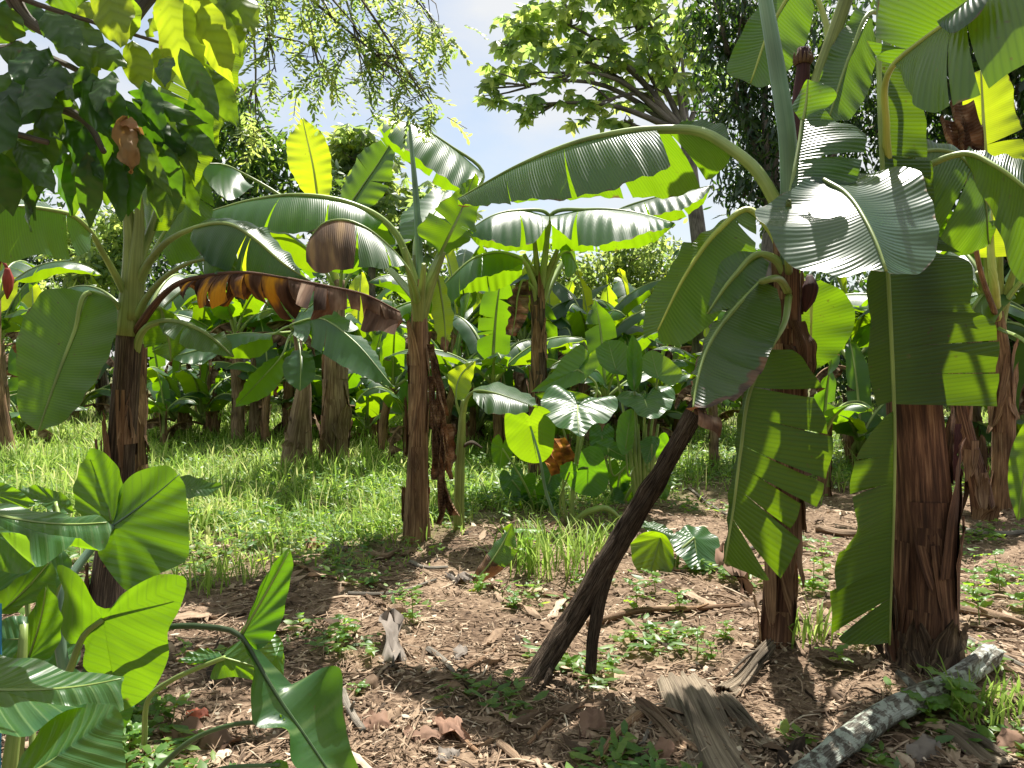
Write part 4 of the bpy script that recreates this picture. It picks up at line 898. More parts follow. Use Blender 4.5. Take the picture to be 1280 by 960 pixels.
    hero(t, [(1205, 192, 3.5), (1245, 208, 3.35), (1300, 250, 3.2)], [(1205, 196, 3.5), (1225, 245, 3.4), (1255, 300, 3.3), (1275, 350, 3.25), (1300, 370, 3.2)], [(1210, 186, 3.55), (1250, 192, 3.45), (1300, 215, 3.3)], pet=[(1124, 300, 3.75), (1150, 215, 3.65), (1205, 192, 3.5)], seed=100, rr=(.014, .005), ta=(.5,))
right_big()

def far_right_plants():
    D = 7.6; b = GX(1258, D)
    t = thing('banana_plant', 'banana stem at the right edge with pale green stalks and a bright yellow leaf', 'banana plant', b)
    p = [b - [0, 0, .05], P(1256, 580, D), P(1254, 500, D), P(1248, 430, D), P(1244, 380, D)]
    stem_obj(t, p, [.12, .105, .1, .095, .06], M_STEM, 101); sheath_flaps(t, p, [.12, .105, .1, .095, .06], 10, M_STEM, 102, .5, hi=.8)
    mb = MB()
    for x, y in ((1232, 310), (1250, 300), (1270, 330), (1222, 340)): tube(mb, [P(1245, 430, D), P(1245 + (x - 1245) * .4, 380, D), P(x, y, D - .2)], [.06, .05, .025], 7)
    mb.build('leaf_stalk', M_STEMG, t)
    D2 = D - .4
    hero(t, [(1226, 88, D2), (1231, 180, D2), (1237, 260, D2), (1239, 322, D2)][::-1], [(1225, 322, D2 + .1), (1208, 285, D2 + .1), (1212, 210, D2 + .1), (1203, 140, D2 + .1), (1210, 95, D2), (1226, 87, D2)], [(1262, 320, D2 - .1), (1285, 275, D2 - .1), (1286, 200, D2 - .1), (1272, 145, D2), (1250, 85, D2), (1227, 87, D2)],
         pet=[(1245, 400, D), (1242, 350, D2), (1239, 322, D2)], seed=103, mat=M_YOUNG, rib=M_RIBY, rr=(.03, .008), tb=(.6,))['label'] = 'bright yellow-green upright leaf'
    R = np.random.default_rng(104)
    for x0, y0, x1, y1 in ((1196, 130, 1204, 205), (1184, 150, 1190, 210), (1207, 160, 1200, 220)):
        mb = MB(); M = [P(x0, y0, 4.9), P((x0 + x1) / 2 + 5, (y0 + y1) / 2, 4.85), P(x1, y1, 4.9)]
        half(mb, M, [m + [.09, -.03, .02] for m in M], 1, nt=16, ripple=.015, wavel=.2, bulge=.4, wearf=lambda a, s, r: .95 + 0 * a); half(mb, M, [m - [.05, .05, -.02] for m in M], -1, nt=16, ripple=.015, wavel=.2, bulge=.4, wearf=lambda a, s, r: .95 + 0 * a); mb.build('dead_leaf', M_DEADS, t)
    mb = MB(); tube(mb, [P(1246, 400, D), P(1215, 280, 5.6), P(1198, 120, 4.92)], [.03, .02, .012], 7); mb.build('dead_stalk', M_STEM, t)
    hero(t, [(1300, 500, 5.2), (1284, 570, 5.15), (1272, 650, 5.1)], [(1292, 505, 5.2), (1262, 570, 5.2), (1262, 620, 5.15), (1271, 651, 5.1)], [(1310, 510, 5.2), (1310, 590, 5.15), (1290, 640, 5.1), (1273, 651, 5.1)], pet=[(1248, 410, D), (1290, 440, 6), (1300, 500, 5.2)], seed=112, mat=M_LEAF, rr=(.012, .004))
    for az, el in ((.2, 1.2), (3.4, 1.0), (1.6, 1.2), (-.8, 1.1)):
        mb = MB(); gen_leaf(mb, R, p[-1] - [0, 0, .15], az, el, 1.9, .5, 1.8, tears=5); mb.build('leaf', [M_LEAF, M_RIB], t)
    b = G(1232, 648); D = b[1]
    t = thing('banana_plant', 'leaning banana stem with red base, between the thickest stem and the right edge', 'banana plant', b)
    p = [b - [0, 0, .05], P(1224, 610, D), P(1212, 560, D), P(1200, 510, D), P(1192, 440, D)]
    stem_obj(t, p, [.11, .09, .08, .075, .05], M_STEMR, 105); sheath_flaps(t, p, [.11, .09, .08, .075, .05], 10, M_STEM, 106, .5, hi=.8, out=1.5)
    mb = MB(); M = [P(1192, 530, D - .2), P(1188, 570, D - .25), P(1192, 602, D - .25)]
    half(mb, M, [m + [.1, .03, 0] for m in M], 1, nt=14, bulge=.4, ripple=.02); half(mb, M, [m - [.05, .05, 0] for m in M], -1, nt=14, bulge=.4); mb.build('sheath', M_MAROON, t)
    for az, el in ((.5, 1.2), (2.4, 1.1), (3.6, 1.2)):
        mb = MB(); gen_leaf(mb, R, p[-1] - [0, 0, .1], az, el, 1.6, .45, 1.7, tears=5); mb.build('leaf', [M_LEAF, M_RIB], t)
far_right_plants()

# ================================================================== LEANING POLE
def rough_up(mb, amp, seed):
    """bark ridges: small displacement that runs along the stem"""
    v = mb.v[-1]; R = np.random.default_rng(seed); d = np.zeros(len(v)); a = mb.uv[-1][:, 0] * 2 * PI; l = mb.uv[-1][:, 1]
    for k in range(9):
        f = int(R.integers(2, 11)); d += np.sin(a * f + R.uniform(0, 6) + 2.2 * np.sin(l * R.uniform(4, 14) + R.uniform(0, 6))) * R.uniform(.3, 1)
    d += 1.2 * np.sin(l * 23 + np.sin(a * 2) * 2) * np.sin(l * 7.3 + a)
    rnd_ = nrm(np.stack([np.cos(a), -.3 * np.sin(a), np.sin(a) * .6], -1))
    mb.v[-1] = v + rnd_ * (d * amp * .45)[:, None]

def pole():
    b = G(664, 852)
    mb = MB()
    pts = [b - [.02, 0, .04], P(700, 800, 3.62), P(740, 735, 3.66), P(790, 650, 3.7), P(835, 575, 3.72), P(872, 508, 3.74), P(925, 415, 3.78), P(965, 350, 3.8)]
    tube(mb, pts, [.058, .051, .056, .047, .041, .037, .034, .031], 30, n=190, noise=.07, seed=3); rough_up(mb, .007, 9)
    t = thing('wooden_pole', 'rough dark pole with a forked stub, leaning against the slim banana stem', 'pole', b)
    mb.build('shaft', M_BARK, t)
    mb = MB(); tube(mb, [P(766, 700, 3.68), P(750, 745, 3.63), P(741, 800, 3.57), P(738, 842, 3.53)], [.030, .034, .029, .025], 12, n=24, noise=.15, seed=5); mb.build('forked_stub', M_BARK, t)
    mb = MB(); tube(mb, [P(690, 820, 3.58), P(684, 850, 3.5), P(672, 868, 3.47)], [.02, .018, .008], 8, noise=.15); mb.build('split_end', M_BARK, t)
pole()
# ================================================================== TARO PLANTS
def z(o, d, dd=None):
    """outline (px, py) at distance d, tilted: dd = extra distance per pixel of height above the middle"""
    ys = [q[1] for q in o]; m = (min(ys) + max(ys)) / 2
    return [(q[0], q[1], (q[2] if len(q) > 2 else d) + (0 if dd is None else (m - q[1]) * dd)) for q in o]

def near_taros():
    b = GX(90, 2.35); b[1] = 2.35; b[2] = float(hgt(b[0], 2.35))
    t = thing('taro_plant', 'big taro in the lower left corner with bright heart-shaped leaves lit through', 'taro plant', b)
    kw = dict(ripple=.006)
    taro_leaf(t, (141, 657, 2.6), z([(147, 640), (152, 605), (176, 588), (212, 583), (226, 598), (234, 645), (229, 702), (196, 718), (158, 738), (134, 710), (121, 690), (128, 672)], 2.6, .0008), bulge=.07, pet=[(100, 900, 2.4), (75, 800, 2.4), (80, 740, 2.45), (115, 685, 2.55), (141, 657, 2.6)], pr=(.02, .012), tip=(228, 590, 2.65), rib=M_SPEAR, seed=1, **kw)
    taro_leaf(t, (140, 655, 2.62), z([(131, 650), (97, 640), (91, 618), (101, 580), (115, 561), (137, 572), (152, 600), (149, 632), (143, 652)], 2.65, .0008), bulge=.07, tip=(116, 563, 2.7), seed=2, **kw)
    taro_leaf(t, (129, 774, 2.3), z([(122, 756), (100, 722), (74, 705), (80, 740), (76, 772), (88, 806), (104, 806), (106, 832), (130, 850), (148, 862), (156, 885), (175, 877), (196, 855), (210, 822), (212, 785), (224, 762), (229, 720), (205, 718), (175, 728), (150, 745), (133, 762)], 2.3, -.0006), bulge=.04, pet=[(60, 1000, 2.3), (75, 880, 2.3), (92, 825, 2.3), (108, 790, 2.3), (129, 774, 2.3)], pr=(.016, .009), tip=(228, 722, 2.3), seed=3, **kw)
    taro_leaf(t, (-20, 640, 2.0), z([(-40, 620, 2.1), (0, 629, 2.1), (50, 637, 2.1), (105, 646, 2.05), (130, 648, 2.0), (139, 658, 1.98), (138, 668, 1.95), (129, 686, 1.92), (112, 676, 1.92), (97, 668, 1.92), (88, 682, 1.9), (65, 697, 1.88), (46, 704, 1.86), (38, 690, 1.86), (36, 674, 1.86), (18, 664, 1.86), (-10, 660, 1.86), (-50, 665, 1.9)], 2.0), bulge=.06, tip=(138, 655, 1.99), seed=4, pet=[(-20, 1000, 2.2), (-60, 800, 2.1), (-40, 660, 2.0), (-20, 640, 2.0)], pr=(.02, .012))
    taro_leaf(t, (-20, 660, 2.25), z([(-40, 640), (5, 650), (22, 668), (40, 690), (43, 703), (28, 716), (0, 713), (-30, 705)], 2.25, .001), bulge=.05, seed=5, veins=False)
    taro_leaf(t, (-15, 615, 2.7), z([(-30, 600), (5, 604), (24, 613), (44, 632), (10, 636), (-30, 640)], 2.7, .001), bulge=.05, seed=6, veins=False)
    taro_leaf(t, (70, 628, 3.0), z([(20, 614), (40, 606), (60, 611), (80, 618), (90, 640), (72, 643), (50, 630), (30, 623)], 3.0, .002), bulge=.1, seed=7, veins=False, pet=[(60, 800, 2.8), (78, 680, 2.9), (70, 628, 3.0)], pr=(.012, .008))
    taro_leaf(t, (240, 612, 3.6), z([(205, 596), (235, 594), (262, 602), (278, 606), (262, 617), (235, 622), (208, 620)], 3.6, .004), bulge=.08, seed=8, veins=False, pet=[(150, 800, 3.2), (200, 680, 3.5), (215, 615, 3.6)], pr=(.01, .007), tip=(278, 606, 3.6))
    taro_leaf(t, (35, 824, 2.1), z([(17, 822), (29, 790), (44, 752), (58, 730), (68, 745), (76, 770), (74, 800), (61, 823), (50, 826)], 2.1, .0005), bulge=.08, tip=(58, 732, 2.1), seed=9, pet=[(20, 1000, 2.15), (30, 880, 2.1), (35, 824, 2.1)], pr=(.012, .008), **kw)
    taro_leaf(t, (5, 762, 2.3), z([(-20, 760), (8, 733), (36, 714), (62, 700), (70, 722), (66, 745), (42, 752), (10, 768)], 2.3, .0012), bulge=.06, tip=(63, 702, 2.3), seed=10, **kw)
    taro_leaf(t, (60, 800, 2.55), z([(58, 790), (30, 770), (5, 775), (-20, 800), (-10, 830), (20, 850), (60, 850), (95, 835), (100, 805), (80, 780), (66, 785)], 2.55, .0015), bulge=.06, seed=40, pet=[(50, 1000, 2.45), (60, 900, 2.5), (60, 800, 2.55)], pr=(.012, .008), rnd=.15)
    taro_leaf(t, (30, 700, 2.75), z([(30, 690), (5, 672), (-25, 680), (-30, 720), (0, 745), (40, 752), (72, 735), (90, 705), (70, 682), (45, 680)], 2.75, .0015), bulge=.06, seed=41, pet=[(40, 1000, 2.5), (40, 850, 2.65), (30, 700, 2.75)], pr=(.012, .008), rnd=.15)
    taro_leaf(t, (110, 860, 2.45), z([(112, 850), (90, 835), (70, 845), (60, 870), (75, 905), (110, 925), (150, 915), (170, 880), (150, 850), (125, 845)], 2.45, .001), bulge=.06, seed=42, pet=[(90, 1050, 2.4), (100, 950, 2.42), (110, 860, 2.45)], pr=(.012, .008), rnd=.1)
    t2b = GX(20, 1.95)
    t2 = thing('taro_plant', 'taro at the bottom left edge with broad glossy blue-green leaves seen from above', 'taro plant', t2b)
    taro_leaf(t2, (-10, 862, 1.78), z([(-50, 800, 2.0), (0, 816, 1.95), (30, 821, 1.93), (62, 829, 1.92), (105, 841, 1.88), (156, 847, 1.84), (151, 862, 1.8), (154, 886, 1.76), (122, 880, 1.73), (86, 888, 1.70), (60, 900, 1.66), (34, 916, 1.62), (5, 916, 1.60), (-50, 916, 1.6)], 1.8), bulge=.05, tip=(156, 850, 1.83), seed=11, pet=[(-20, 1100, 1.9), (-40, 950, 1.85), (-10, 862, 1.78)], pr=(.018, .01))
    taro_leaf(t2, (24, 975, 1.6), z([(14, 975, 1.6), (38, 928, 1.66), (60, 900, 1.70), (86, 885, 1.72), (116, 879, 1.72), (140, 881, 1.7), (151, 892, 1.68), (153, 925, 1.64), (152, 970, 1.58), (120, 1000, 1.52), (60, 1000, 1.54), (24, 990, 1.58)], 1.6), bulge=.05, tip=(151, 890, 1.69), seed=12, pet=[(0, 1150, 1.8), (10, 1050, 1.65), (24, 975, 1.6)], pr=(.014, .009), ripple=.004)
    mb = MB(); tube(mb, [P(8, 1100, 1.9), P(12, 960, 1.9), P(25, 860, 1.95), P(30, 780, 2.0)], [.022, .02, .016, .01], 10); mb.build('stalk', M_RIB, t2)
    # the folded leaf on the long arching stalk
    t3b = GX(100, 2.5)
    t3 = thing('taro_plant', 'taro with a long dark arching stalk and a folded hanging leaf, bottom left', 'taro plant', t3b)
    mid = [(300, 794, 2.3), (322, 830, 2.27), (352, 878, 2.23), (385, 925, 2.2), (425, 985, 2.15)]
    lf = hero(t3, mid, [(300, 797, 2.3), (318, 850, 2.2), (318, 905, 2.15), (352, 915, 2.13), (370, 960, 2.1), (420, 990, 2.13)], [(303, 793, 2.3), (332, 815, 2.33), (368, 862, 2.33), (390, 842, 2.33), (424, 834, 2.3), (429, 885, 2.27), (437, 930, 2.23), (444, 985, 2.2), (428, 990, 2.15)], pet=[(100, 1000, 2.45), (98, 860, 2.42), (115, 828, 2.4), (150, 800, 2.38), (195, 786, 2.35), (250, 783, 2.32), (300, 794, 2.3)], pr=.014, rr=(.009, .003), mat=M_TARO, rib=M_TARO_STALK, seed=120, bulge=.1, rnd=.2)
    taro_leaf(t3, (302, 793, 2.3), z([(301, 790), (312, 768), (326, 732), (346, 700), (363, 685), (366, 702), (359, 742), (353, 772), (346, 788), (336, 803), (322, 812)], 2.32, .0004), bulge=.05, tip=(363, 687, 2.33), seed=13, rnd=.25)
    taro_leaf(t3, (345, 820, 2.4), z([(335, 790), (349, 796), (354, 830), (352, 858), (336, 868), (318, 872), (320, 830)], 2.42, .001), bulge=.08, seed=14, veins=False, rnd=.8)
    b4 = GX(200, 2.7)
    t4 = thing('taro_plant', 'small taro with pale stalk and a lit yellow-green leaf lying low behind the folded leaf', 'taro plant', b4)
    taro_leaf(t4, (281, 822, 2.6), z([(284, 812), (300, 800), (322, 790), (346, 800), (355, 822), (351, 842), (328, 850), (292, 846), (262, 847), (268, 834)], 2.62, .001), bulge=.05, pet=[(180, 930, 2.7), (188, 870, 2.68), (215, 850, 2.66), (250, 834, 2.63), (281, 822, 2.6)], pr=(.010, .008), seed=15, rib=M_RIB)
    taro_leaf(t4, (276, 820, 2.62), z([(219, 826), (232, 814), (248, 808), (266, 812), (277, 819), (262, 824), (240, 830)], 2.65, .003), bulge=.1, seed=16, veins=False, wear=lambda s, th: np.clip((s - .7) * 2, 0, .6))
    taro_leaf(t4, (352, 902, 2.2), z([(330, 900), (340, 893), (355, 896), (356, 906), (342, 910)], 2.2, .001), bulge=.05, seed=17, veins=False, pet=[(150, 1010, 2.3), (195, 965, 2.28), (240, 925, 2.25), (290, 906, 2.22), (352, 902, 2.2)], pr=(.010, .006), rib=M_TARO_STALK)
    taro_leaf(t4, (350, 956, 2.1), z([(335, 965), (345, 950), (360, 955), (358, 968)], 2.1, .001), bulge=.05, seed=18, veins=False, pet=[(180, 1020, 2.2), (270, 963, 2.15), (350, 956, 2.1)], pr=(.009, .006), rib=M_TARO_STALK)

M_TARO_STALK = streakmat('taro_stalk_dark', [(.3, (.03, .06, .025)), (.7, (.08, .13, .05))], sx=3, sy=.6, bump=.1, rough=.4, spec=.5)
near_taros()

def middle_taros():
    b = G(716, 655); D = b[1]
    t = thing('taro_plant', 'middle taro with one large ribbed leaf facing up on a straight stalk', 'taro plant', b)
    st = lambda x, y, d: [(714, 658, D), ((714 * .6 + x * .4) + 1, 610, D), (x, y + 30, d), (x, y, d)]
    taro_leaf(t, (722, 507, D), [(722, 500, D + .02), (712, 489, D + .25), (698, 483, D + .33), (685, 487, D + .3), (677, 500, D + .15), (678, 515, D - .05), (693, 530, D - .25), (712, 540, D - .4), (724, 544, D - .45), (740, 534, D - .35), (758, 527, D - .22), (770, 514, D - .05), (771, 500, D + .1), (756, 496, D + .2), (738, 497, D + .18), (728, 501, D + .06)], tip=(723, 544, D - .45), bulge=.06, pet=[(714, 660, D), (717, 600, D), (723, 545, D - .02), (722, 507, D)], pr=(.022, .013), seed=21, ripple=.018, wear=None, rnd=.3)
    taro_leaf(t, (663, 533, D), z([(662, 520), (652, 514), (634, 514), (631, 535), (637, 560), (652, 574), (673, 579), (687, 570), (693, 546), (693, 524), (684, 511), (670, 508), (664, 517)], D, -.003), tip=(672, 578, D + .05), bulge=.06, pet=[(700, 660, D), (684, 620, D), (674, 570, D - .1), (663, 533, D)], pr=(.018, .010), seed=22, rib=M_SPEAR, rnd=.8)
    taro_leaf(t, (735, 585, D - .1), z([(737, 557), (750, 560), (757, 580), (761, 600), (754, 616), (736, 620), (715, 611), (708, 598), (722, 583), (728, 563)], D - .1, -.001), tip=(735, 620, D), bulge=.06, pet=[(712, 660, D), (704, 620, D), (712, 580, D - .05), (735, 585, D - .1)], pr=(.014, .009), seed=23, rnd=.2)
    taro_leaf(t, (712, 590, D - .2), z([(700, 582), (715, 577), (722, 588), (714, 600), (702, 598)], D - .2, -.002), bulge=.06, seed=24, veins=False, pet=[(712, 660, D), (700, 630, D - .1), (712, 590, D - .2)], pr=(.01, .008))
    mb = MB(); tube(mb, [P(716, 656, D), P(735, 640, D - .1), P(755, 635, D - .1), P(778, 650, D - .05)], [.03, .03, .028, .015], 10); mb.build('stalk', M_RIB, t)
    mb = MB(); R = np.random.default_rng(50)
    for x, y in ((700, 560), (708, 575), (695, 578)):
        M = [P(x - 8, y - 12, D + .3), P(x, y, D + .25), P(x + 6, y + 14, D + .25)]
        half(mb, M, [m + [.1, -.02, .02] for m in M], 1, nt=12, ripple=.05, wearf=lambda a, s, r: .95 + 0 * a, bulge=.3); half(mb, M, [m - [.09, .0, .02] for m in M], -1, nt=12, ripple=.05, wearf=lambda a, s, r: .95 + 0 * a, bulge=.3)
    mb.build('dead_leaf', M_ORANGE, t)
    b = G(802, 640); D = b[1]
    t = thing('taro_plant', 'taro with a bunch of straight green stalks and a grey leaf, left of the pole', 'taro plant', b)
    pet = lambda x, y, d: [(802, 642, D), (802 + (x - 802) * .35, 580, D), (802 + (x - 802) * .8, y + 35, d), (x, y, d)]
    taro_leaf(t, (806, 500, D), [(808, 494, D + .02), (797, 490, D + .18), (776, 492, D + .2), (769, 498, D + .1), (785, 508, D - .1), (800, 519, D - .3), (812, 524, D - .38), (830, 517, D - .25), (841, 504, D), (842, 489, D + .2), (830, 482, D + .3), (816, 487, D + .2)], tip=(812, 524, D - .38), bulge=.05, pet=pet(806, 500, D), pr=(.022, .012), seed=25, ripple=.015, rnd=.3)
    taro_leaf(t, (793, 487, D + .1), z([(790, 418), (799, 428), (803, 458), (799, 482), (793, 489), (787, 484), (784, 458), (785, 432)], D + .1, .002), bulge=.10, pet=pet(793, 487, D + .1), pr=(.024, .014), tip=(790, 418, D + .2), seed=26, rnd=.4)
    taro_leaf(t, (770, 462, D + .3), z([(744, 436), (760, 425), (780, 428), (788, 445), (782, 468), (766, 467), (750, 455)], D + .3, .004), bulge=.06, pet=pet(770, 462, D + .3), pr=(.02, .011), seed=27, rnd=.7)
    taro_leaf(t, (822, 470, D + .2), z([(797, 452), (814, 438), (836, 448), (853, 468), (840, 482), (822, 474), (806, 466)], D + .2, .004), bulge=.06, pet=pet(822, 470, D + .2), pr=(.02, .011), seed=28, rnd=.9)
    taro_leaf(t, (782, 560, D - .2), z([(770, 540), (776, 518), (789, 511), (793, 538), (787, 564), (780, 569), (772, 558)], D - .2, .002), bulge=.06, pet=pet(782, 560, D - .2), pr=(.014, .009), seed=29, rnd=.6)
    taro_leaf(t, (815, 555, D - .2), z([(800, 552), (812, 545), (824, 548), (820, 565), (808, 580), (802, 566)], D - .2, .003), bulge=.06, pet=pet(815, 555, D - .2), pr=(.014, .009), seed=30, rnd=.3)
    taro_leaf(t, (760, 560, D), z([(744, 552), (760, 548), (778, 560), (795, 578), (775, 575), (755, 566)], D, .003), bulge=.06, pet=pet(760, 560, D), pr=(.014, .009), seed=31, rnd=.4)
    mb = MB()
    for dx in (-14, -8, -3, 4, 9, 15): tube(mb, [P(802 + dx * .3, 642, D), P(802 + dx * .8, 590, D - .05), P(802 + dx * 1.4, 530, D)], [.03, .024, .012], 7)
    mb.build('stalk', M_RIB, t)
    b = G(705, 560); b = GX(715, D + 1.2)
    t = thing('taro_plant', 'large lit taro leaf rising behind the ribbed leaf in the middle', 'taro plant', b)
    d = D + 1.2
    taro_leaf(t, (722, 462, d), z([(664, 490), (690, 466), (708, 442), (728, 431), (736, 448), (726, 462), (748, 436), (756, 440), (744, 462), (728, 476), (702, 487)], d, .003), bulge=.05, pet=[(715, 600, d), (735, 520, d), (745, 480, d), (722, 462, d)], pr=(.022, .012), tip=(664, 490, d), seed=32, rnd=.8)
    taro_leaf(t, (690, 505, d), z([(668, 492), (700, 488), (730, 492), (745, 500), (715, 508), (690, 512)], d, .004), bulge=.05, seed=33, pet=[(715, 600, d), (705, 540, d), (690, 505, d)], pr=(.016, .01), rnd=.8)
    # more upright heart leaves low in the stand
    def heart(root, cx, cy, r, d, tilt, seed, foot):
        R = np.random.default_rng(seed); a0 = math.radians(R.uniform(60, 120))
        prof = [(0, 1.25), (25, 1.0), (55, .85), (90, .8), (125, .85), (150, .8), (168, .5), (180, .22), (192, .5), (210, .8), (235, .85), (270, .8), (305, .85), (335, 1.0)]
        out = [(cx + r * q * math.cos(a0 + math.radians(g)) * .8, cy + r * q * math.sin(a0 + math.radians(g)), d) for g, q in prof]
        taro_leaf(root, (cx, cy, d), z(out, d, tilt), bulge=.07, tip=out[0], pet=[foot, ((foot[0] * 2 + cx) / 3, foot[1] - (foot[1] - cy) * .5, d), (cx, cy, d)], pr=(.016, .009), seed=seed, rnd=float(R.uniform(.2, .95)), ripple=.012)
    b = GX(675, D + .25)
    t = thing('taro_plant', 'low bushy taro with many upright green leaves between the thin shoot and the middle taro', 'taro plant', b)
    for i, (cx, cy, r) in enumerate(((640, 600, 24), (668, 612, 26), (690, 590, 22), (652, 630, 20), (688, 632, 22), (628, 560, 22))): heart(t, cx, cy, r, D + .3 - .06 * (i % 3), .0025 * (-1) ** i, 1100 + i, (675, 665, D + .3))
    b = GX(765, D + .35)
    t = thing('taro_plant', 'low bushy taro with upright green leaves between the ribbed leaf and the bunch of stalks', 'taro plant', b)
    for i, (cx, cy, r) in enumerate(((752, 545, 24), (775, 590, 24), (768, 625, 20), (790, 612, 20), (745, 600, 20), (835, 560, 24), (825, 600, 22))): heart(t, cx, cy, r, D + .45 - .06 * (i % 3), .0025 * (-1) ** i, 1200 + i, (768, 655, D + .4))
    # fallen plant to the right of the pole
    b = G(845, 712); D = b[1]
    t = thing('taro_plant', 'low taro right of the leaning pole, one grey shiny leaf over a yellow-green one', 'taro plant', b)
    taro_leaf(t, (868, 672, D), [(846, 664, D + .15), (862, 656, D + .25), (884, 660, D + .3), (902, 682, D + .1), (897, 706, D - .1), (876, 713, D - .2), (858, 704, D - .2), (846, 690, D - .1), (838, 678, D)], tip=(876, 713, D - .2), bulge=.07, pet=[(845, 714, D), (850, 690, D - .05), (868, 672, D)], pr=(.014, .009), seed=34, ripple=.012, rnd=.2)
    taro_leaf(t, (825, 672, D), z([(788, 680), (800, 668), (815, 664), (830, 668), (842, 690), (836, 720), (810, 726), (792, 705)], D - .1, .0015), bulge=.05, pet=[(845, 714, D), (838, 690, D), (825, 672, D)], pr=(.012, .008), seed=35, rnd=.9)
    taro_leaf(t, (815, 660, D + .3), z([(800, 655), (815, 652), (842, 668), (835, 676), (815, 668)], D + .3, .006), bulge=.05, seed=36, veins=False, rnd=.2)
M_ORANGE = leafmat('orange_dead_leaf', (.3, .12, .03), (.4, .15, .02), freq=20, rough=.7, tf=.3, wearcol=((.12, .04, .015), (.42, .15, .03), (.75, .36, .04)))
middle_taros()

# ================================================================== CACAO BRANCH, TOP LEFT
def ovate(mb, a, b, w, nor, rnd, seed, curl=.12, mi=0, crumple=0.0):
    """pointed oval leaf from stalk a to tip b (world), width w"""
    a, b = np.asarray(a), np.asarray(b); L = np.linalg.norm(b - a); R = np.random.default_rng(seed)
    ax = nrm(b - a); s = nrm(np.cross(ax, nor)); n = nrm(np.cross(s, ax))
    nr, nc = 13, 7; t = np.linspace(0, 1, nr)[:, None]; u = np.linspace(-1, 1, nc)[None, :]
    ww = w / 2 * np.sin(np.pi * np.clip(t, 0, 1) ** .85) ** .8 * (1 - .25 * t ** 6); ww = np.maximum(ww, .002)
    pos = a + ax * (L * t)[..., None] + s * (ww * u)[..., None]
    ph = R.uniform(0, 6)
    off = curl * L * (np.sin(PI * t) * .6 - .5 * t ** 2) - np.abs(u) * ww * .35 * R.uniform(.2, 1.4) + .10 * w * np.sin(t * 17 + ph + u) * np.abs(u) ** 2
    if crumple:
        off = off + crumple * L * (np.sin(t * 9 + ph + u * 3) * np.sin(u * 4 + ph) + .6 * np.sin(t * 21 + u * 8 + ph) + 1.2 * u * u * np.sin(t * 5 + ph * 2))
        pos = pos + s * (crumple * .8 * L * np.sin(t * 13 + ph) * np.abs(u) * np.sign(u))[..., None]
    pos = pos + n * off[..., None]
    uv = np.stack([.5 + .5 * u + 0 * t, L * (t - .10 * np.abs(u)) + 0 * u], -1)
    mb.add(pos.reshape(-1, 3), grid_faces(nr, nc), uv.reshape(-1, 2), None, rnd, mi)

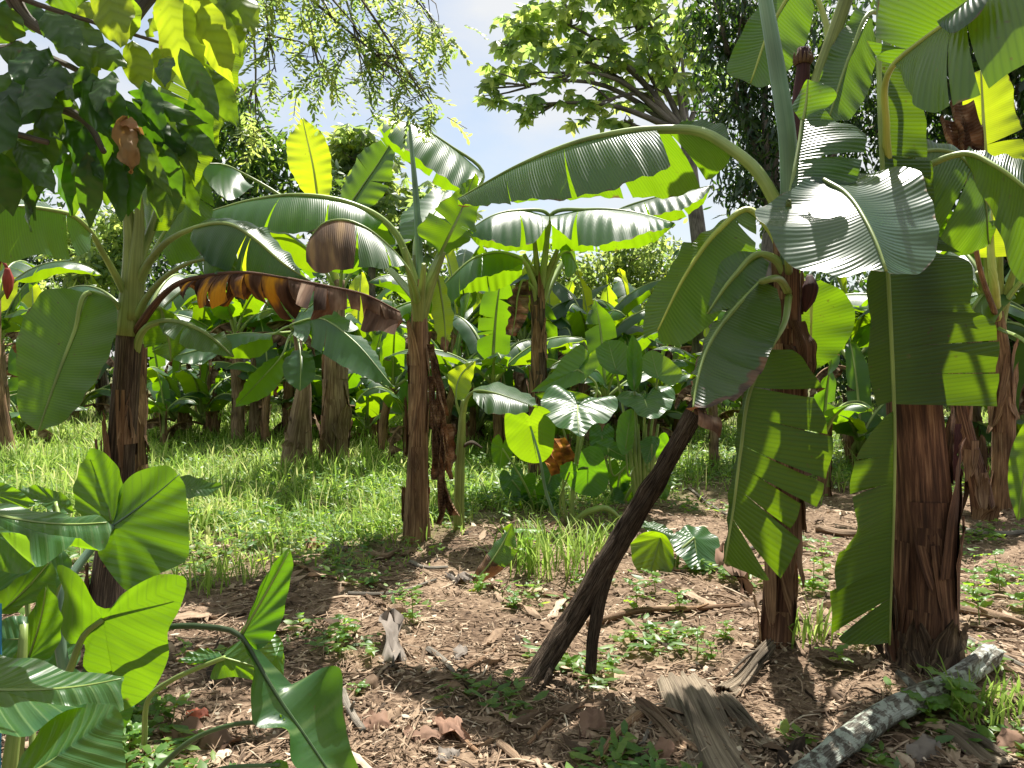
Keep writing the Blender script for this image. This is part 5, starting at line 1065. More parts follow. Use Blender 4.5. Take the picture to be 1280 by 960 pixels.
def cacao():
    b = np.array([-2.3, 2.1, float(hgt(-2.3, 2.1))])
    t = thing('cacao_tree', 'dark pointed cacao leaves hanging in from the top left corner with a few yellow-green ones', 'tree', b)
    mb = MB(); R = np.random.default_rng(70)
    top = np.array([-2.2, 2.15, 2.0])
    tube(mb, [b - [0, 0, .1], [-2.28, 2.1, 1.0], top], [.09, .075, .06], 12, noise=.08)
    br = [[top, P(-120, 120, 2.2), P(20, 60, 2.3), P(110, 95, 2.35), P(165, 140, 2.35), P(205, 178, 2.35), P(240, 215, 2.35)],
          [top, P(-90, -40, 2.2), P(60, 10, 2.3), P(150, 38, 2.35), P(205, 55, 2.4)], [P(20, 60, 2.3), P(60, 125, 2.25), P(105, 150, 2.25), P(130, 190, 2.2)],
          [top, P(-80, 180, 2.1), P(0, 165, 2.15), P(60, 178, 2.15)], [P(150, 38, 2.35), P(200, -15, 2.4), P(260, -40, 2.4)], [P(0, -40, 2.25), P(30, 20, 2.3), P(75, 50, 2.3)]]
    for q in br: tube(mb, q, [.03, .02, .012, .008, .005][:max(2, min(5, len(q)))], 7, n=26)
    mb.build('trunk', M_TRUNK, t)
    # (base, tip, width px, distance, shade)
    dark = [((15, 10), (0, 50), 55), ((60, 60), (20, 95), 60), ((45, 75), (85, 118), 50), ((75, 80), (30, 140), 60), ((110, 85), (72, 130), 45), ((100, 90), (128, 160), 60), ((60, 90), (-10, 165), 70), ((115, 100), (155, 160), 48),
            ((70, 110), (20, 150), 50), ((85, 115), (60, 190), 60), ((50, 160), (5, 255), 52), ((40, 165), (38, 262), 40), ((65, 175), (85, 260), 42), ((90, 165), (110, 252), 44), ((110, 150), (150, 250), 55), ((130, 150), (168, 250), 48), ((100, 140), (70, 200), 52),
            ((125, 120), (190, 205), 50), ((150, 125), (240, 195), 42), ((165, 125), (250, 150), 34), ((160, 115), (235, 135), 26), ((185, 150), (225, 235), 40), ((175, 145), (185, 225), 36), ((205, 180), (220, 255), 34), ((10, 120), (-20, 200), 60), ((0, 150), (20, 220), 50),
            ((255, 80), (292, 150), 44), ((210, 70), (205, 100), 30), ((0, 60), (40, 60), 50), ((30, 30), (80, 20), 40), ((0, 5), (60, 30), 50), ((85, 20), (130, 60), 40), ((20, 90), (-15, 140), 60), ((60, 5), (110, -20), 50), ((35, 130), (-10, 120), 50), ((140, 90), (120, 130), 40),
            ((150, 170), (172, 232), 40), ((55, 140), (48, 235), 46), ((120, 170), (132, 248), 40), ((80, 150), (120, 215), 46), ((20, 175), (62, 232), 42), ((0, 190), (14, 262), 44), ((155, 150), (205, 232), 36), ((95, 185), (92, 262), 36), ((130, 130), (100, 190), 46), ((40, 110), (72, 168), 50),
            ((215, 120), (240, 215), 38), ((225, 60), (268, 140), 40), ((238, 110), (262, 175), 34), ((190, 190), (198, 268), 34), ((170, 190), (160, 262), 38), ((212, 200), (246, 262), 34), ((140, 190), (150, 268), 36), ((30, 200), (34, 280), 40), ((110, 190), (112, 275), 40), ((180, 100), (200, 165), 36), ((220, 150), (270, 195), 32), ((55, 15), (95, 55), 54), ((70, 30), (108, 78), 46), ((105, 60), (150, 78), 46)]
    mb = MB()
    for i, (a, c, w) in enumerate(dark):
        d = 2.28 + R.uniform(-.16, .16); dd = R.uniform(-.10, .06)
        nor = np.array([R.normal(0, .35), -1.0, .35 + R.normal(0, .4)])
        A, B = P(*a, d), P(*c, d + dd)
        B = B + (B - A) * .12; ovate(mb, A, B, w / FPX * d * .80, nor, R.uniform(.1, .9), i, curl=R.uniform(.0, .14))
    mb.build('foliage', M_CACAO, t)
    young = [((205, -20), (245, 122), 62, 2.2), ((235, -15), (290, 105), 50, 2.2), ((262, -20), (300, 70), 52, 2.25), ((165, 50), (180, 117), 36, 2.4), ((128, -30), (150, 58), 50, 2.2), ((150, -10), (163, 50), 40, 2.25), ((195, 15), (182, 48), 30, 2.4), ((170, 20), (165, 5), 28, 2.4), ((98, 0), (122, 30), 28, 2.4), ((195, 60), (208, 112), 34, 2.45), ((280, -30), (318, 40), 46, 2.3), ((110, 75), (118, 98), 22, 2.4)]
    mb = MB()
    for i, (a, c, w, d) in enumerate(young):
        ovate(mb, P(*a, d), P(*c, d + R.uniform(-.06, .04)), w / FPX * d, np.array([R.normal(0, .25), -1, .5]), R.uniform(.3, .9), 200 + i, curl=R.uniform(0, .12))
    mb.build('young_foliage', M_CACAOY, t)
    mb = MB(); ovate(mb, P(158, 148, 2.15), P(163, 212, 2.1), .07, np.array([.4, -1, .2]), .6, 300, .2, crumple=.07); ovate(mb, P(150, 150, 2.14), P(172, 158, 2.12), .04, np.array([.1, -1, .8]), .9, 301, .2)
    me = mb.build('dead_leaf', M_PALE, t)
    # unseen leaves added above the frame to shade this branch and the taros
    mb = MB(); n = 200
    yy = R.uniform(2.2, 3.9, n); p = np.stack([R.uniform(-2.6, -.9, n), yy, 1.62 + .53 * yy + R.uniform(0, .6, n)], -1)
    for i in range(n):
        q = p[i]; dr = nrm(np.array([R.normal(0, .6), R.normal(0, .6), -.6])); 
        ovate(mb, q, q + dr * R.uniform(.16, .28), R.uniform(.07, .11), np.array([R.normal(0, .4), R.normal(0, .4), 1]), R.uniform(.2, .8), 400 + i, .1)
    mb.build('added_upper_foliage', M_CACAO, t)
M_PALE = leafmat('dry_pale_leaf', (.40, .25, .10), (.5, .28, .06), freq=20, rough=.6, tf=.35)
cacao()

# ================================================================== SKY TREES
def W(px, py, d): return P(px, py, d)
def cl(px, py, d, rpx, ry=None, rd=1.0):
    r = rpx / FPX * d; rr = (ry or rpx) / FPX * d
    return (P(px, py, d), (r, r * rd, rr))
def sky_trees():
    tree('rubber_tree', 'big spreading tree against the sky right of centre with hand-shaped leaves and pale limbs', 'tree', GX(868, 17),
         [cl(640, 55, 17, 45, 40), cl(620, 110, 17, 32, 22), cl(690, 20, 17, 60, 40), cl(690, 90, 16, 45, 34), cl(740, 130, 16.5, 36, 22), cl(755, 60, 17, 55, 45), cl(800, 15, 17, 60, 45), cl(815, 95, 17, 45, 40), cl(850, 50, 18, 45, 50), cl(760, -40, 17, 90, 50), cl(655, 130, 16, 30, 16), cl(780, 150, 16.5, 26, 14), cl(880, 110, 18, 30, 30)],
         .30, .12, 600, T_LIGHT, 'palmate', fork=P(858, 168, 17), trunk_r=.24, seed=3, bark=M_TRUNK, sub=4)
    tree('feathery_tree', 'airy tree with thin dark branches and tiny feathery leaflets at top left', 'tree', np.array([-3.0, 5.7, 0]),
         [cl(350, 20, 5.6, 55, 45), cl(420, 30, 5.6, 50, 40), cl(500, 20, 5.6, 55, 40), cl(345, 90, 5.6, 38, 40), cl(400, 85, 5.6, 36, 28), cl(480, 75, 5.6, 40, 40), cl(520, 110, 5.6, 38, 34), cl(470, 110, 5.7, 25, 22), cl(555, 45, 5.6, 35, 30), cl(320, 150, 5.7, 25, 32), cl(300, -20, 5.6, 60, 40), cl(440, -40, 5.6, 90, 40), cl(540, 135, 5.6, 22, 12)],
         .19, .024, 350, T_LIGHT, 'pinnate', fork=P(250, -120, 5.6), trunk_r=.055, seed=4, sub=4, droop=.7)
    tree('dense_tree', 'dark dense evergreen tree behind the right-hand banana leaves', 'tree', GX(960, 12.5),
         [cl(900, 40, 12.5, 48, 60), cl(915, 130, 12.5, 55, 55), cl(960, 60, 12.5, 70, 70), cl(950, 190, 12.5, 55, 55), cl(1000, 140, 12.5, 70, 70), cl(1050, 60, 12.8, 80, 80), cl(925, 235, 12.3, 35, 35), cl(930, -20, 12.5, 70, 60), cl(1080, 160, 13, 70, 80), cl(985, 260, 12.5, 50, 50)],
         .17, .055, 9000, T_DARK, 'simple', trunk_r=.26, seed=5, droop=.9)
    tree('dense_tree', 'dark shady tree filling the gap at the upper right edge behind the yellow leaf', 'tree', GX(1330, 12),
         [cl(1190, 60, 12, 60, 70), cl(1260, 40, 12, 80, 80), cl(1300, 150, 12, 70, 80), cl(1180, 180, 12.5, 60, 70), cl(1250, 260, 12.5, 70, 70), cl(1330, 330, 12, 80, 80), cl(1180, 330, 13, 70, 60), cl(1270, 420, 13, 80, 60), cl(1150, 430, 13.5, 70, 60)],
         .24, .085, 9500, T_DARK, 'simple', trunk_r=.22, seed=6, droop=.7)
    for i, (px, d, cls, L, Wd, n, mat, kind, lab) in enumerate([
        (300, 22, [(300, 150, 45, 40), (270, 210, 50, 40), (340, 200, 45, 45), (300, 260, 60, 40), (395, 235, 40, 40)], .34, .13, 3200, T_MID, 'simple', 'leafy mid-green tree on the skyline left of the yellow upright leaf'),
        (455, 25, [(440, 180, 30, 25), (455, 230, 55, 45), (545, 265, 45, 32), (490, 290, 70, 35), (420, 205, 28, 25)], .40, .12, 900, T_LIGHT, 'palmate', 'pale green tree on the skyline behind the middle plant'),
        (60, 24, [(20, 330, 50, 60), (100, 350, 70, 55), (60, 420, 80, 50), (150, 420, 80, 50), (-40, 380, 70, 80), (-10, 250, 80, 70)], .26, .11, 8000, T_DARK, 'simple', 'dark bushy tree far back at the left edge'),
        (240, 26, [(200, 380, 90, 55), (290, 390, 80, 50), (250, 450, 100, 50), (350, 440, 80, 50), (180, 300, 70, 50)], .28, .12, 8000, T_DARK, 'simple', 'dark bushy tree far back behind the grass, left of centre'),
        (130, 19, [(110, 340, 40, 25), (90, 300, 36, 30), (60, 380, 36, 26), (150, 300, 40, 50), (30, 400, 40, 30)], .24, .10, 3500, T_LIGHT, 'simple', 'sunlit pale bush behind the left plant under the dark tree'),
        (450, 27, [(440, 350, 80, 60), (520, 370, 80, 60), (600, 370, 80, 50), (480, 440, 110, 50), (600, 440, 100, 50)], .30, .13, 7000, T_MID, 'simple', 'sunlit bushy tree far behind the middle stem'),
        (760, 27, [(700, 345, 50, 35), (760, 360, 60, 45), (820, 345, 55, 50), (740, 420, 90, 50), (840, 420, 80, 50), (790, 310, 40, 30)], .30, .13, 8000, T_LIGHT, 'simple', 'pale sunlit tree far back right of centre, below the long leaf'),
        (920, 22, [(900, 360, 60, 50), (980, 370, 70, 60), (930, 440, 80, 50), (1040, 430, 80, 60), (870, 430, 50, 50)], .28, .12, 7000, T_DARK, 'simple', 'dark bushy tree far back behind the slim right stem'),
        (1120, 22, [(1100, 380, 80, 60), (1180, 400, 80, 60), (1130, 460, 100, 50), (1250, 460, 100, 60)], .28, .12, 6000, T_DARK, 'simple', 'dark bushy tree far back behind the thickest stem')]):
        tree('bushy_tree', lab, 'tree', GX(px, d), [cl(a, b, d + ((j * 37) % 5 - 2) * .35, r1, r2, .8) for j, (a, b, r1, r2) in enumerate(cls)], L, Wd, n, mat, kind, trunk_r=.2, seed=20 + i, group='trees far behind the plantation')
sky_trees()

def trees_behind():
    # unseen trees added behind and beside the viewer to block the open sky
    for i, (x, y, h, r, lab) in enumerate([(-5.5, -4.5, 5.5, 3.0, 'unseen broad tree added for shade behind the viewer on the left'), (4.8, -5.0, 6.0, 3.2, 'unseen broad tree added for shade behind the viewer on the right'), (0, -9, 7.0, 3.6, 'unseen tall tree added for shade straight behind the viewer'), (9.5, 1.0, 6.0, 3.2, 'unseen broad tree added for shade to the right of the view'), (-9.5, 1.5, 6.0, 3.0, 'unseen broad tree added for shade to the left of the view')]):
        b = np.array([x, y, float(hgt(x, y))]); R = np.random.default_rng(60 + i)
        cs = [(b + [R.uniform(-1, 1) * r * .7, R.uniform(-1, 1) * r * .6, h * u], np.array([r * .7, r * .6, r * .55])) for u in (.35, .5, .65, .8, .95, 1.1)]
        tree('added_shade_tree', lab, 'tree', b, cs, .42, .20, 2600, T_DARK, 'simple', trunk_r=.2, seed=60 + i, sub=2, group='unseen trees added for shade around the viewer')
trees_behind()
# ================================================================== BANANA PLANTS FURTHER BACK
def proto(name, seed, H, r, nl, L, Wd, label, dead=2, mat=None):
    R = np.random.default_rng(seed)
    t = thing(name, label, 'banana plant', (0, 0, 0), 'banana plants further back')
    p = [np.array([0, 0, -.1]), np.array([R.normal(0, .04), R.normal(0, .04), H * .5]), np.array([R.normal(0, .08), R.normal(0, .08), H])]
    rad = [r * 1.15, r, r * .7]
    mb = MB(); tube(mb, p, rad, 12, n=20, noise=.12, seed=seed); mb.build('pseudostem', mat or M_STEM, t)
    sheath_flaps(t, p, rad, 14, M_DRY if seed % 2 else M_STEM, seed + 1, .6, hi=.8, out=1.3)
    a = R.uniform(0, 6)
    for k in range(nl):
        a += 2.4 + R.normal(0, .25); el = R.uniform(.75, 1.4) if k else 1.5
        mb = MB(); gen_leaf(mb, R, p[-1] - [0, 0, .05 + .02 * k], a, el, L * R.uniform(.75, 1.1), Wd * R.uniform(.8, 1.1), R.uniform(1.1, 2.3) if k else .3, fold=R.uniform(.3, .8) if k else .2, tears=int(R.integers(2, 8)), prad=.024)
        mb.build('leaf', [M_YOUNG if k == 0 and seed % 2 else M_LEAF, M_RIB], t)
    for k in range(dead):
        mb = MB(); gen_leaf(mb, R, p[-1] - [0, 0, .2], R.uniform(0, 6), R.uniform(.1, .6), L * .75, Wd * .6, 2.2, fold=1.2, tears=5, dead=True, prad=.018); mb.build('dead_leaf', [M_DEAD, M_STEM], t)
    return t

def put(t, src, px, d, s, rot, label, dz=0):
    """copy a plant with each of its parts, or move the first one"""
    o = src
    if label is not None and src.get('used'):
        o = src.copy(); C.objects.link(o); o['label'] = label
        for ch in src.children:
            c = ch.copy(); C.objects.link(c); c.parent = o
    else:
        o['label'] = label
    src['used'] = 1
    o.location = [float(v) for v in GX(px, d, dz)]; o.rotation_euler = (0, 0, rot); o.scale = (s, s, s)
    return o

def back_row():
    protos = [proto('banana_plant', 301, 1.9, .11, 8, 2.1, .58, ''), proto('banana_plant', 302, 1.3, .085, 7, 1.7, .5, '', 1), proto('banana_plant', 303, 2.3, .115, 8, 2.2, .6, '', 3, M_DRY),
              proto('banana_plant', 304, .8, .07, 6, 1.3, .42, '', 1, M_STEMG), proto('banana_plant', 305, 1.6, .10, 8, 1.9, .52, '', 2, M_STEMD), proto('banana_plant', 306, .45, .09, 8, 1.5, .48, '', 1, M_STEMG)]
    rows = [
        (2, 4, 12.0, .8, .3, 'short dry-stemmed banana plant at the left edge of the grass'),
        (0, 48, 15.5, .9, 1.2, 'banana plant with grey drooping leaves left of the big hanging leaf'),
        (2, 296, 13.2, .85, 2.0, 'thick dry banana stem, left one of the three dry stems in the grass'),
        (2, 318, 13.8, .95, 3.3, 'thick dry banana stem, middle one of the three dry stems in the grass'),
        (1, 332, 13.0, .75, 4.6, 'slanting dry banana stem, right one of the three dry stems in the grass'),
        (3, 205, 13.0, .75, 1.0, 'small fresh banana shoot alone in the grass right of the slim red stem'),
        (4, 125, 18.0, 1.0, 2.2, 'banana plant deep in the back beyond the dark left stem'),
        (4, 362, 15.0, .8, 5.2, 'banana plant with orange dead leaf behind the cone-shaped stump'),
        (0, 455, 15.5, .95, .4, 'banana plant just behind the middle stem on its left'),
        (1, 480, 12.0, .85, 3.8, 'low banana plant with blue-green leaves left of the middle stem'),
        (3, 508, 10.5, .9, 2.0, 'small banana shoot with folded leaves half hidden by the middle stem'),
        (1, 556, 12.0, .9, 2.8, 'low banana plant right behind the dead sheaths of the middle stem'),
        (0, 540, 18.0, 1.0, 4.0, 'tall banana plant far behind the middle stem'),
        (1, 622, 11.2, .95, 1.1, 'low banana plant with spread stalks and a brown curled leaf, behind the young shoot'),
        (4, 600, 15.0, .9, 5.0, 'banana plant between the two middle stems, second row'),
        (2, 655, 20.0, .95, .7, 'tall banana plant in the last row behind the slim dark stem'),
        (0, 728, 13.0, .85, 2.5, 'banana plant with a dried hanging bud right of the slim dark stem'),
        (4, 765, 16.0, .9, 1.7, 'banana plant behind the upright taro leaf'),
        (1, 752, 10.0, .8, 4.2, 'low banana plant right behind the middle taros'),
        (0, 830, 17.0, .95, 3.0, 'banana plant in the back below the long reaching leaf'),
        (2, 893, 10.4, .5, .9, 'stumpy dry banana stem right of the leaning pole top'),
        (1, 945, 14.0, .95, 5.5, 'banana plant behind the torn hanging leaf'),
        (3, 1030, 8.6, .9, 1.4, 'young banana shoot between the torn leaf and the thickest stem'),
        (4, 1060, 12.5, .9, .2, 'banana plant in shade behind the thickest stem on its left'),
        (0, 1165, 14.0, .9, 2.9, 'banana plant in shade behind the thickest stem on its right'),
        (2, 1215, 10.5, .9, 3.6, 'dry-stemmed banana plant behind the leaning red stem'),
        (4, 1330, 9.0, .95, 4.4, 'banana plant cut by the right edge of the view'),
        (1, 1300, 12.0, 1.0, 1.9, 'low banana plant behind the right edge stem'),
        (0, 395, 21.0, 1.0, 3.9, 'banana plant in the last row above the cone stump'),
        (4, 880, 21.0, 1.0, 5.9, 'banana plant in the last row behind the leaning pole'),
        (2, -60, 14.0, .95, 2.4, 'banana plant cut by the left edge of the view'),
        (0, 250, 19.0, .95, 4.9, 'banana plant in the last row behind the brown dead leaf'),
        (4, 700, 17.5, .9, 3.5, 'banana plant in the back between slim dark stem and dried bud'),
        (1, 690, 12.4, .85, .6, 'low banana plant with grey-green leaves behind the lit taro leaf'),
        (1, 815, 12.5, .8, 2.2, 'low banana plant with wavy leaves left of the leaning pole top'),
    ]
    rows += [(5, 30, 13.5, 1.0, .4, 'bushy low banana plant at the far left, left of the hanging leaf'), (5, 90, 17.5, 1.2, 1.4, 'bushy low banana plant deep left behind the dark stem'), (5, 262, 17.0, 1.1, 2.6, 'bushy low banana plant behind the grass, left of the three dry stems'),
        (5, 400, 14.5, 1.0, 3.3, 'bushy low banana plant between cone stump and thick pale stem'), (5, 470, 13.2, .9, 4.9, 'bushy low banana plant at the back of the grass left of the middle stem'), (5, 520, 15.5, 1.1, .9, 'bushy low banana plant straight behind the middle stem'),
        (5, 585, 13.0, .95, 2.2, 'bushy low banana plant right of the dead sheaths, second row'), (5, 640, 15.0, 1.1, 5.4, 'bushy low banana plant below the slim dark stem, left side'), (5, 705, 11.5, .8, 3.9, 'bushy low banana plant between slim dark stem and upright taro leaf'),
        (5, 790, 13.5, 1.0, 1.0, 'bushy low banana plant behind the grey taro leaf'), (5, 850, 14.0, 1.1, 4.4, 'bushy low banana plant behind the upper part of the leaning pole'), (5, 935, 16.0, 1.1, 2.9, 'bushy low banana plant in back gap left of the torn leaf'),
        (5, 1070, 10.5, .9, .1, 'bushy low banana plant in the gap between torn leaf and thickest stem'), (5, 1285, 10.0, 1.0, 3.1, 'bushy low banana plant at the right edge behind the yellow leaf'), (5, 330, 18.0, 1.2, 5.0, 'bushy low banana plant behind the three dry stems')]
    RR = np.random.default_rng(88)
    for i in range(34):     # the tangle behind, where one plant cannot be told from the next
        px = 470 + (i * 61.8) % 400 if i < 24 else 180 + (i * 97) % 260
        rows.append(((5, 1, 3, 0, 5)[i % 5], px, RR.uniform(13, 20), RR.uniform(.8, 1.15), RR.uniform(0, 6.28), 'banana plant lost in the sunlit tangle of leaves behind the stems'))
    for (k, px, d, s, rot, lab) in rows: put(None, protos[k], px, d, s, rot, lab)
    for p in protos:
        if 'used' in p: del p['used']
    for o in bpy.data.objects:
        if 'used' in o: del o['used']
back_row()

# ================================================================== THINGS ON THE GROUND
def lichen_log():
    a, b = G(1020, 968), G(1238, 838)
    t = thing('log', 'grey lichen-spotted log lying at lower right', 'log', (a + b) / 2)
    up = np.array([0, 0, .05]); mb = MB()
    m1 = a * .66 + b * .34; m2 = a * .3 + b * .7
    tube(mb, [a + up - [0.1, .12, 0], m1 + up * 1.1 + [.03, .05, 0], m2 + up * 1.2 - [.02, .03, 0], b + up * 1.5], [.042, .05, .046, .052], 28, n=140, noise=.10, seed=4); rough_up(mb, .006, 12)
    mb.build('bark', M_LICHEN, t)
    mb = MB(); c = a * .45 + b * .55 + [0, 0, .09]
    tube(mb, [c - [0, 0, .04], c + [-.05, .05, .03], c + [-.07, .08, .045]], [.025, .018, .012], 8); mb.build('knot', M_LICHEN, t)
lichen_log()

def slab(name, label, cat, p0, p1, w0, w1, mat, arch=.03, seed=0, parts=(), lift=.02):
    """dry leaf sheath lying on the ground: a curved fibrous plate"""
    a, b = G(*p0), G(*p1); R = np.random.default_rng(seed)
    t = thing(name, label, cat, (a + b) / 2)
    ax = b - a; L = np.linalg.norm(ax); ax = ax / L; s = nrm(np.cross(ax, [0, 0, 1.]))
    nr, nc = 34, 22; u = np.linspace(0, 1, nr)[:, None]; v = np.linspace(-1, 1, nc)[None, :]
    w = (w0 * (1 - u) + w1 * u) / 2 * (1 + .04 * np.sin(u * 9))
    frayed = R.normal(0, .03, (1, nc)) * (u > .9) + R.normal(0, .02, (1, nc)) * (u < .08)
    x = a + ax * ((u + frayed) * L)[..., None] + s * (w * v)[..., None]
    zz = hgt(x[..., 0], x[..., 1]) + lift + arch * (1 - v ** 2) + .008 * np.sin(v * 14 + R.uniform(0, 6)) + .015 * np.sin(u * 5 + 1) + R.normal(0, .0015, (1, nc))
    x[..., 2] = zz
    x2 = x.copy(); x2[..., 2] -= .008; K = nr * nc
    mb = MB(); uv = np.stack([.5 + v * .12 + 0 * u, u * L + 0 * v], -1)
    i = np.arange(nr - 1) * nc; j = np.arange(nc - 1); rim = np.concatenate([np.stack([i, i + nc, i + nc + K, i + K], -1), np.stack([i + nc - 1, i + nc - 1 + K, i + 2 * nc - 1 + K, i + 2 * nc - 1], -1), np.stack([j, j + K, j + 1 + K, j + 1], -1), np.stack([j + (nr - 1) * nc, j + 1 + (nr - 1) * nc, j + 1 + (nr - 1) * nc + K, j + (nr - 1) * nc + K], -1)])
    mb.add(np.concatenate([x.reshape(-1, 3), x2.reshape(-1, 3)]), np.concatenate([grid_faces(nr, nc), grid_faces(nr, nc)[:, ::-1] + K, rim]), np.tile(uv.reshape(-1, 2), (2, 1)))
    mb.build('fibre_plate', mat, t)
    for k in range(3):
        mb = MB(); o = R.uniform(-.8, .8); q = a + ax * L * .1 + s * w0 * .5 * o; q2 = a + ax * L * R.uniform(.6, 1) + s * w1 * .5 * (o + R.normal(0, .3)); q[2] = hgt(q[0], q[1]) + arch + lift; q2[2] = hgt(q2[0], q2[1]) + arch + lift
        tube(mb, [q, (q + q2) / 2 + [0, 0, .015], q2], [.006, .008, .004], 6, n=12); mb.build('loose_strip', mat, t)
slab('dry_sheath', 'wide grey fibrous banana sheath lying on the ground at bottom right of centre', 'dry sheath', (850, 858), (915, 985), .22, .30, M_SHEATH, .03, 1)
slab('dry_sheath', 'narrow grey sheath strip beside the right edge of the wide one', 'dry sheath', (905, 880), (965, 940), .08, .10, M_SHEATH, .02, 2)
slab('dry_sheath', 'narrow brown sheath strip along the left edge of the wide one', 'dry sheath', (800, 888), (865, 945), .06, .09, M_DRY, .02, 3)
slab('dry_sheath', 'curled brown sheath strip by the foot of the slim leaning stem', 'dry sheath', (962, 815), (905, 870), .07, .10, M_SHEATH, .03, 4)
slab('dry_sheath', 'pale sheath strip in the bottom right corner under the log', 'dry sheath', (1190, 925), (1260, 965), .10, .14, M_SHEATH, .03, 5)

def stick(label, pts, r, mat, seed=0, name='stick', twig=False):
    R = np.random.default_rng(seed); q = [G(*p) for p in pts]
    for w in q: w[2] = hgt(w[0], w[1]) + r * 1.0
    mb = MB(); tube(mb, q, [r, r * .9, r * .6], 8, n=26, noise=.14, seed=seed)
    if twig:
        c = q[len(q) // 2]; tube(mb, [c, c + [R.normal(0, .08), R.normal(0, .08), .05]], [r * .5, r * .3], 5)
    o = mb.build(name, mat, None, loc=q[0]); tag(o, label, 'stick', 'sticks lying on the litter')
for i, (lab, pts, r, m) in enumerate([
    ('long brown stick lying across from the pole foot to the slim stem', [(735, 785), (800, 768), (870, 765), (930, 760)], .022, M_STEM),
    ('pale broken stick standing out of the litter left of the pole foot', [(522, 848), (527, 830), (532, 808)], .012, M_DRY),
    ('grey crooked stick left of the pole foot, beside the pale broken one', [(535, 815), (550, 825), (568, 845)], .016, M_TRUNK),
    ('straight brown stick pointing at the pole foot from the left', [(575, 842), (600, 828), (622, 812)], .012, M_STEM),
    ('thin forked twig in the litter at bottom centre, upper one', [(500, 900), (540, 888), (580, 885)], .007, M_TRUNK),
    ('thin pale twig crossing the upper forked one', [(545, 865), (560, 880), (577, 898)], .006, M_DRY),
    ('dark thick stick under the folded taro leaf, bottom left of centre', [(428, 870), (438, 895), (455, 920)], .02, M_TRUNK),
    ('brown stick lying toward the bottom edge below the curled dead leaves', [(560, 905), (578, 928), (598, 945)], .014, M_STEM),
    ('short thick stick at the bottom edge left of the tall dry leaf', [(625, 935), (640, 948), (655, 962)], .018, M_DRY),
    ('short log piece lying behind the middle stem foot on its left', [(463, 695), (478, 700), (498, 692)], .028, M_DRY),
    ('white-grey stick lying left of the dead grey leaf in the middle', [(513, 705), (535, 713), (560, 712)], .018, M_TRUNK),
    ('long thin dark stick in the left clearing', [(365, 705), (420, 725), (480, 735)], .012, M_STEM),
    ('dark stick lying left of the small fern-like sprout', [(435, 745), (480, 745), (545, 727)], .014, M_TRUNK),
    ('brown stick in the clearing above the clump of grass', [(680, 745), (720, 750), (755, 738)], .014, M_STEM),
    ('thick brown stick left of the wide grey sheath', [(800, 900), (775, 920), (745, 962)], .02, M_STEM),
    ('thin grey stick slanting beside the left sheath strip', [(815, 905), (805, 930), (790, 958)], .01, M_TRUNK),
    ('brown stick running out of the bottom edge by the log', [(965, 925), (1000, 935), (1040, 925)], .014, M_DRY),
    ('straight stick pointing up right behind the log end', [(1205, 800), (1245, 820), (1290, 842)], .016, M_TRUNK),
    ('brown stick behind the thick stem near the right edge', [(1195, 765), (1240, 775), (1290, 790)], .03, M_DRY),
    ('dark stick far right lying in front of the leaning red stem', [(1205, 668), (1245, 672), (1290, 668)], .03, M_TRUNK),
    ('dark stick lying right of the low taro', [(905, 700), (935, 690), (965, 680)], .02, M_TRUNK),
    ('brown stick on the soil between the pole and the slim stem', [(862, 612), (900, 640), (930, 655)], .014, M_TRUNK),
    ('thick brown stick lying behind the torn leaf', [(1020, 665), (1060, 672), (1100, 668)], .035, M_DRY),
    ('short stick in the middle of the litter left of the tall dry leaf', [(690, 905), (672, 922), (660, 935)], .012, M_STEM),
    ('small dark stick near the left taro, in the shaded hollow', [(235, 815), (265, 822), (300, 815)], .014, M_STEMD)]):
    stick(lab, pts, r, m, 500 + i, twig=i % 3 == 0)

def dead_leaf(label, a, b, w, mat, seed, lift=.05, nor=(0, -.5, 1), curl=.2, name='fallen_leaf'):
    A, B = G(*a), G(*b); A[2] += .015; B[2] += lift
    mb = MB(); ovate(mb, A, B, w, np.array(nor, float), .5, seed, curl + .15 * math.sin(seed), crumple=.05 + .02 * (seed % 3))
    o = mb.build(name, mat, None, loc=A); tag(o, label, 'fallen leaf', 'fallen dry leaves')
M_FALL = leafmat('fallen_leaf_brown', (.24, .145, .10), (.3, .14, .06), freq=16, bump=.35, rough=.75, tf=.08, spec=.2, dist=.005)
M_FALLG = leafmat('fallen_leaf_grey', (.21, .18, .155), (.3, .2, .12), freq=16, bump=.35, rough=.75, tf=.06, spec=.2, dist=.005)
M_FALLR = leafmat('fallen_leaf_red', (.28, .07, .035), (.5, .12, .03), freq=16, bump=.35, rough=.65, tf=.12, spec=.3, dist=.005)
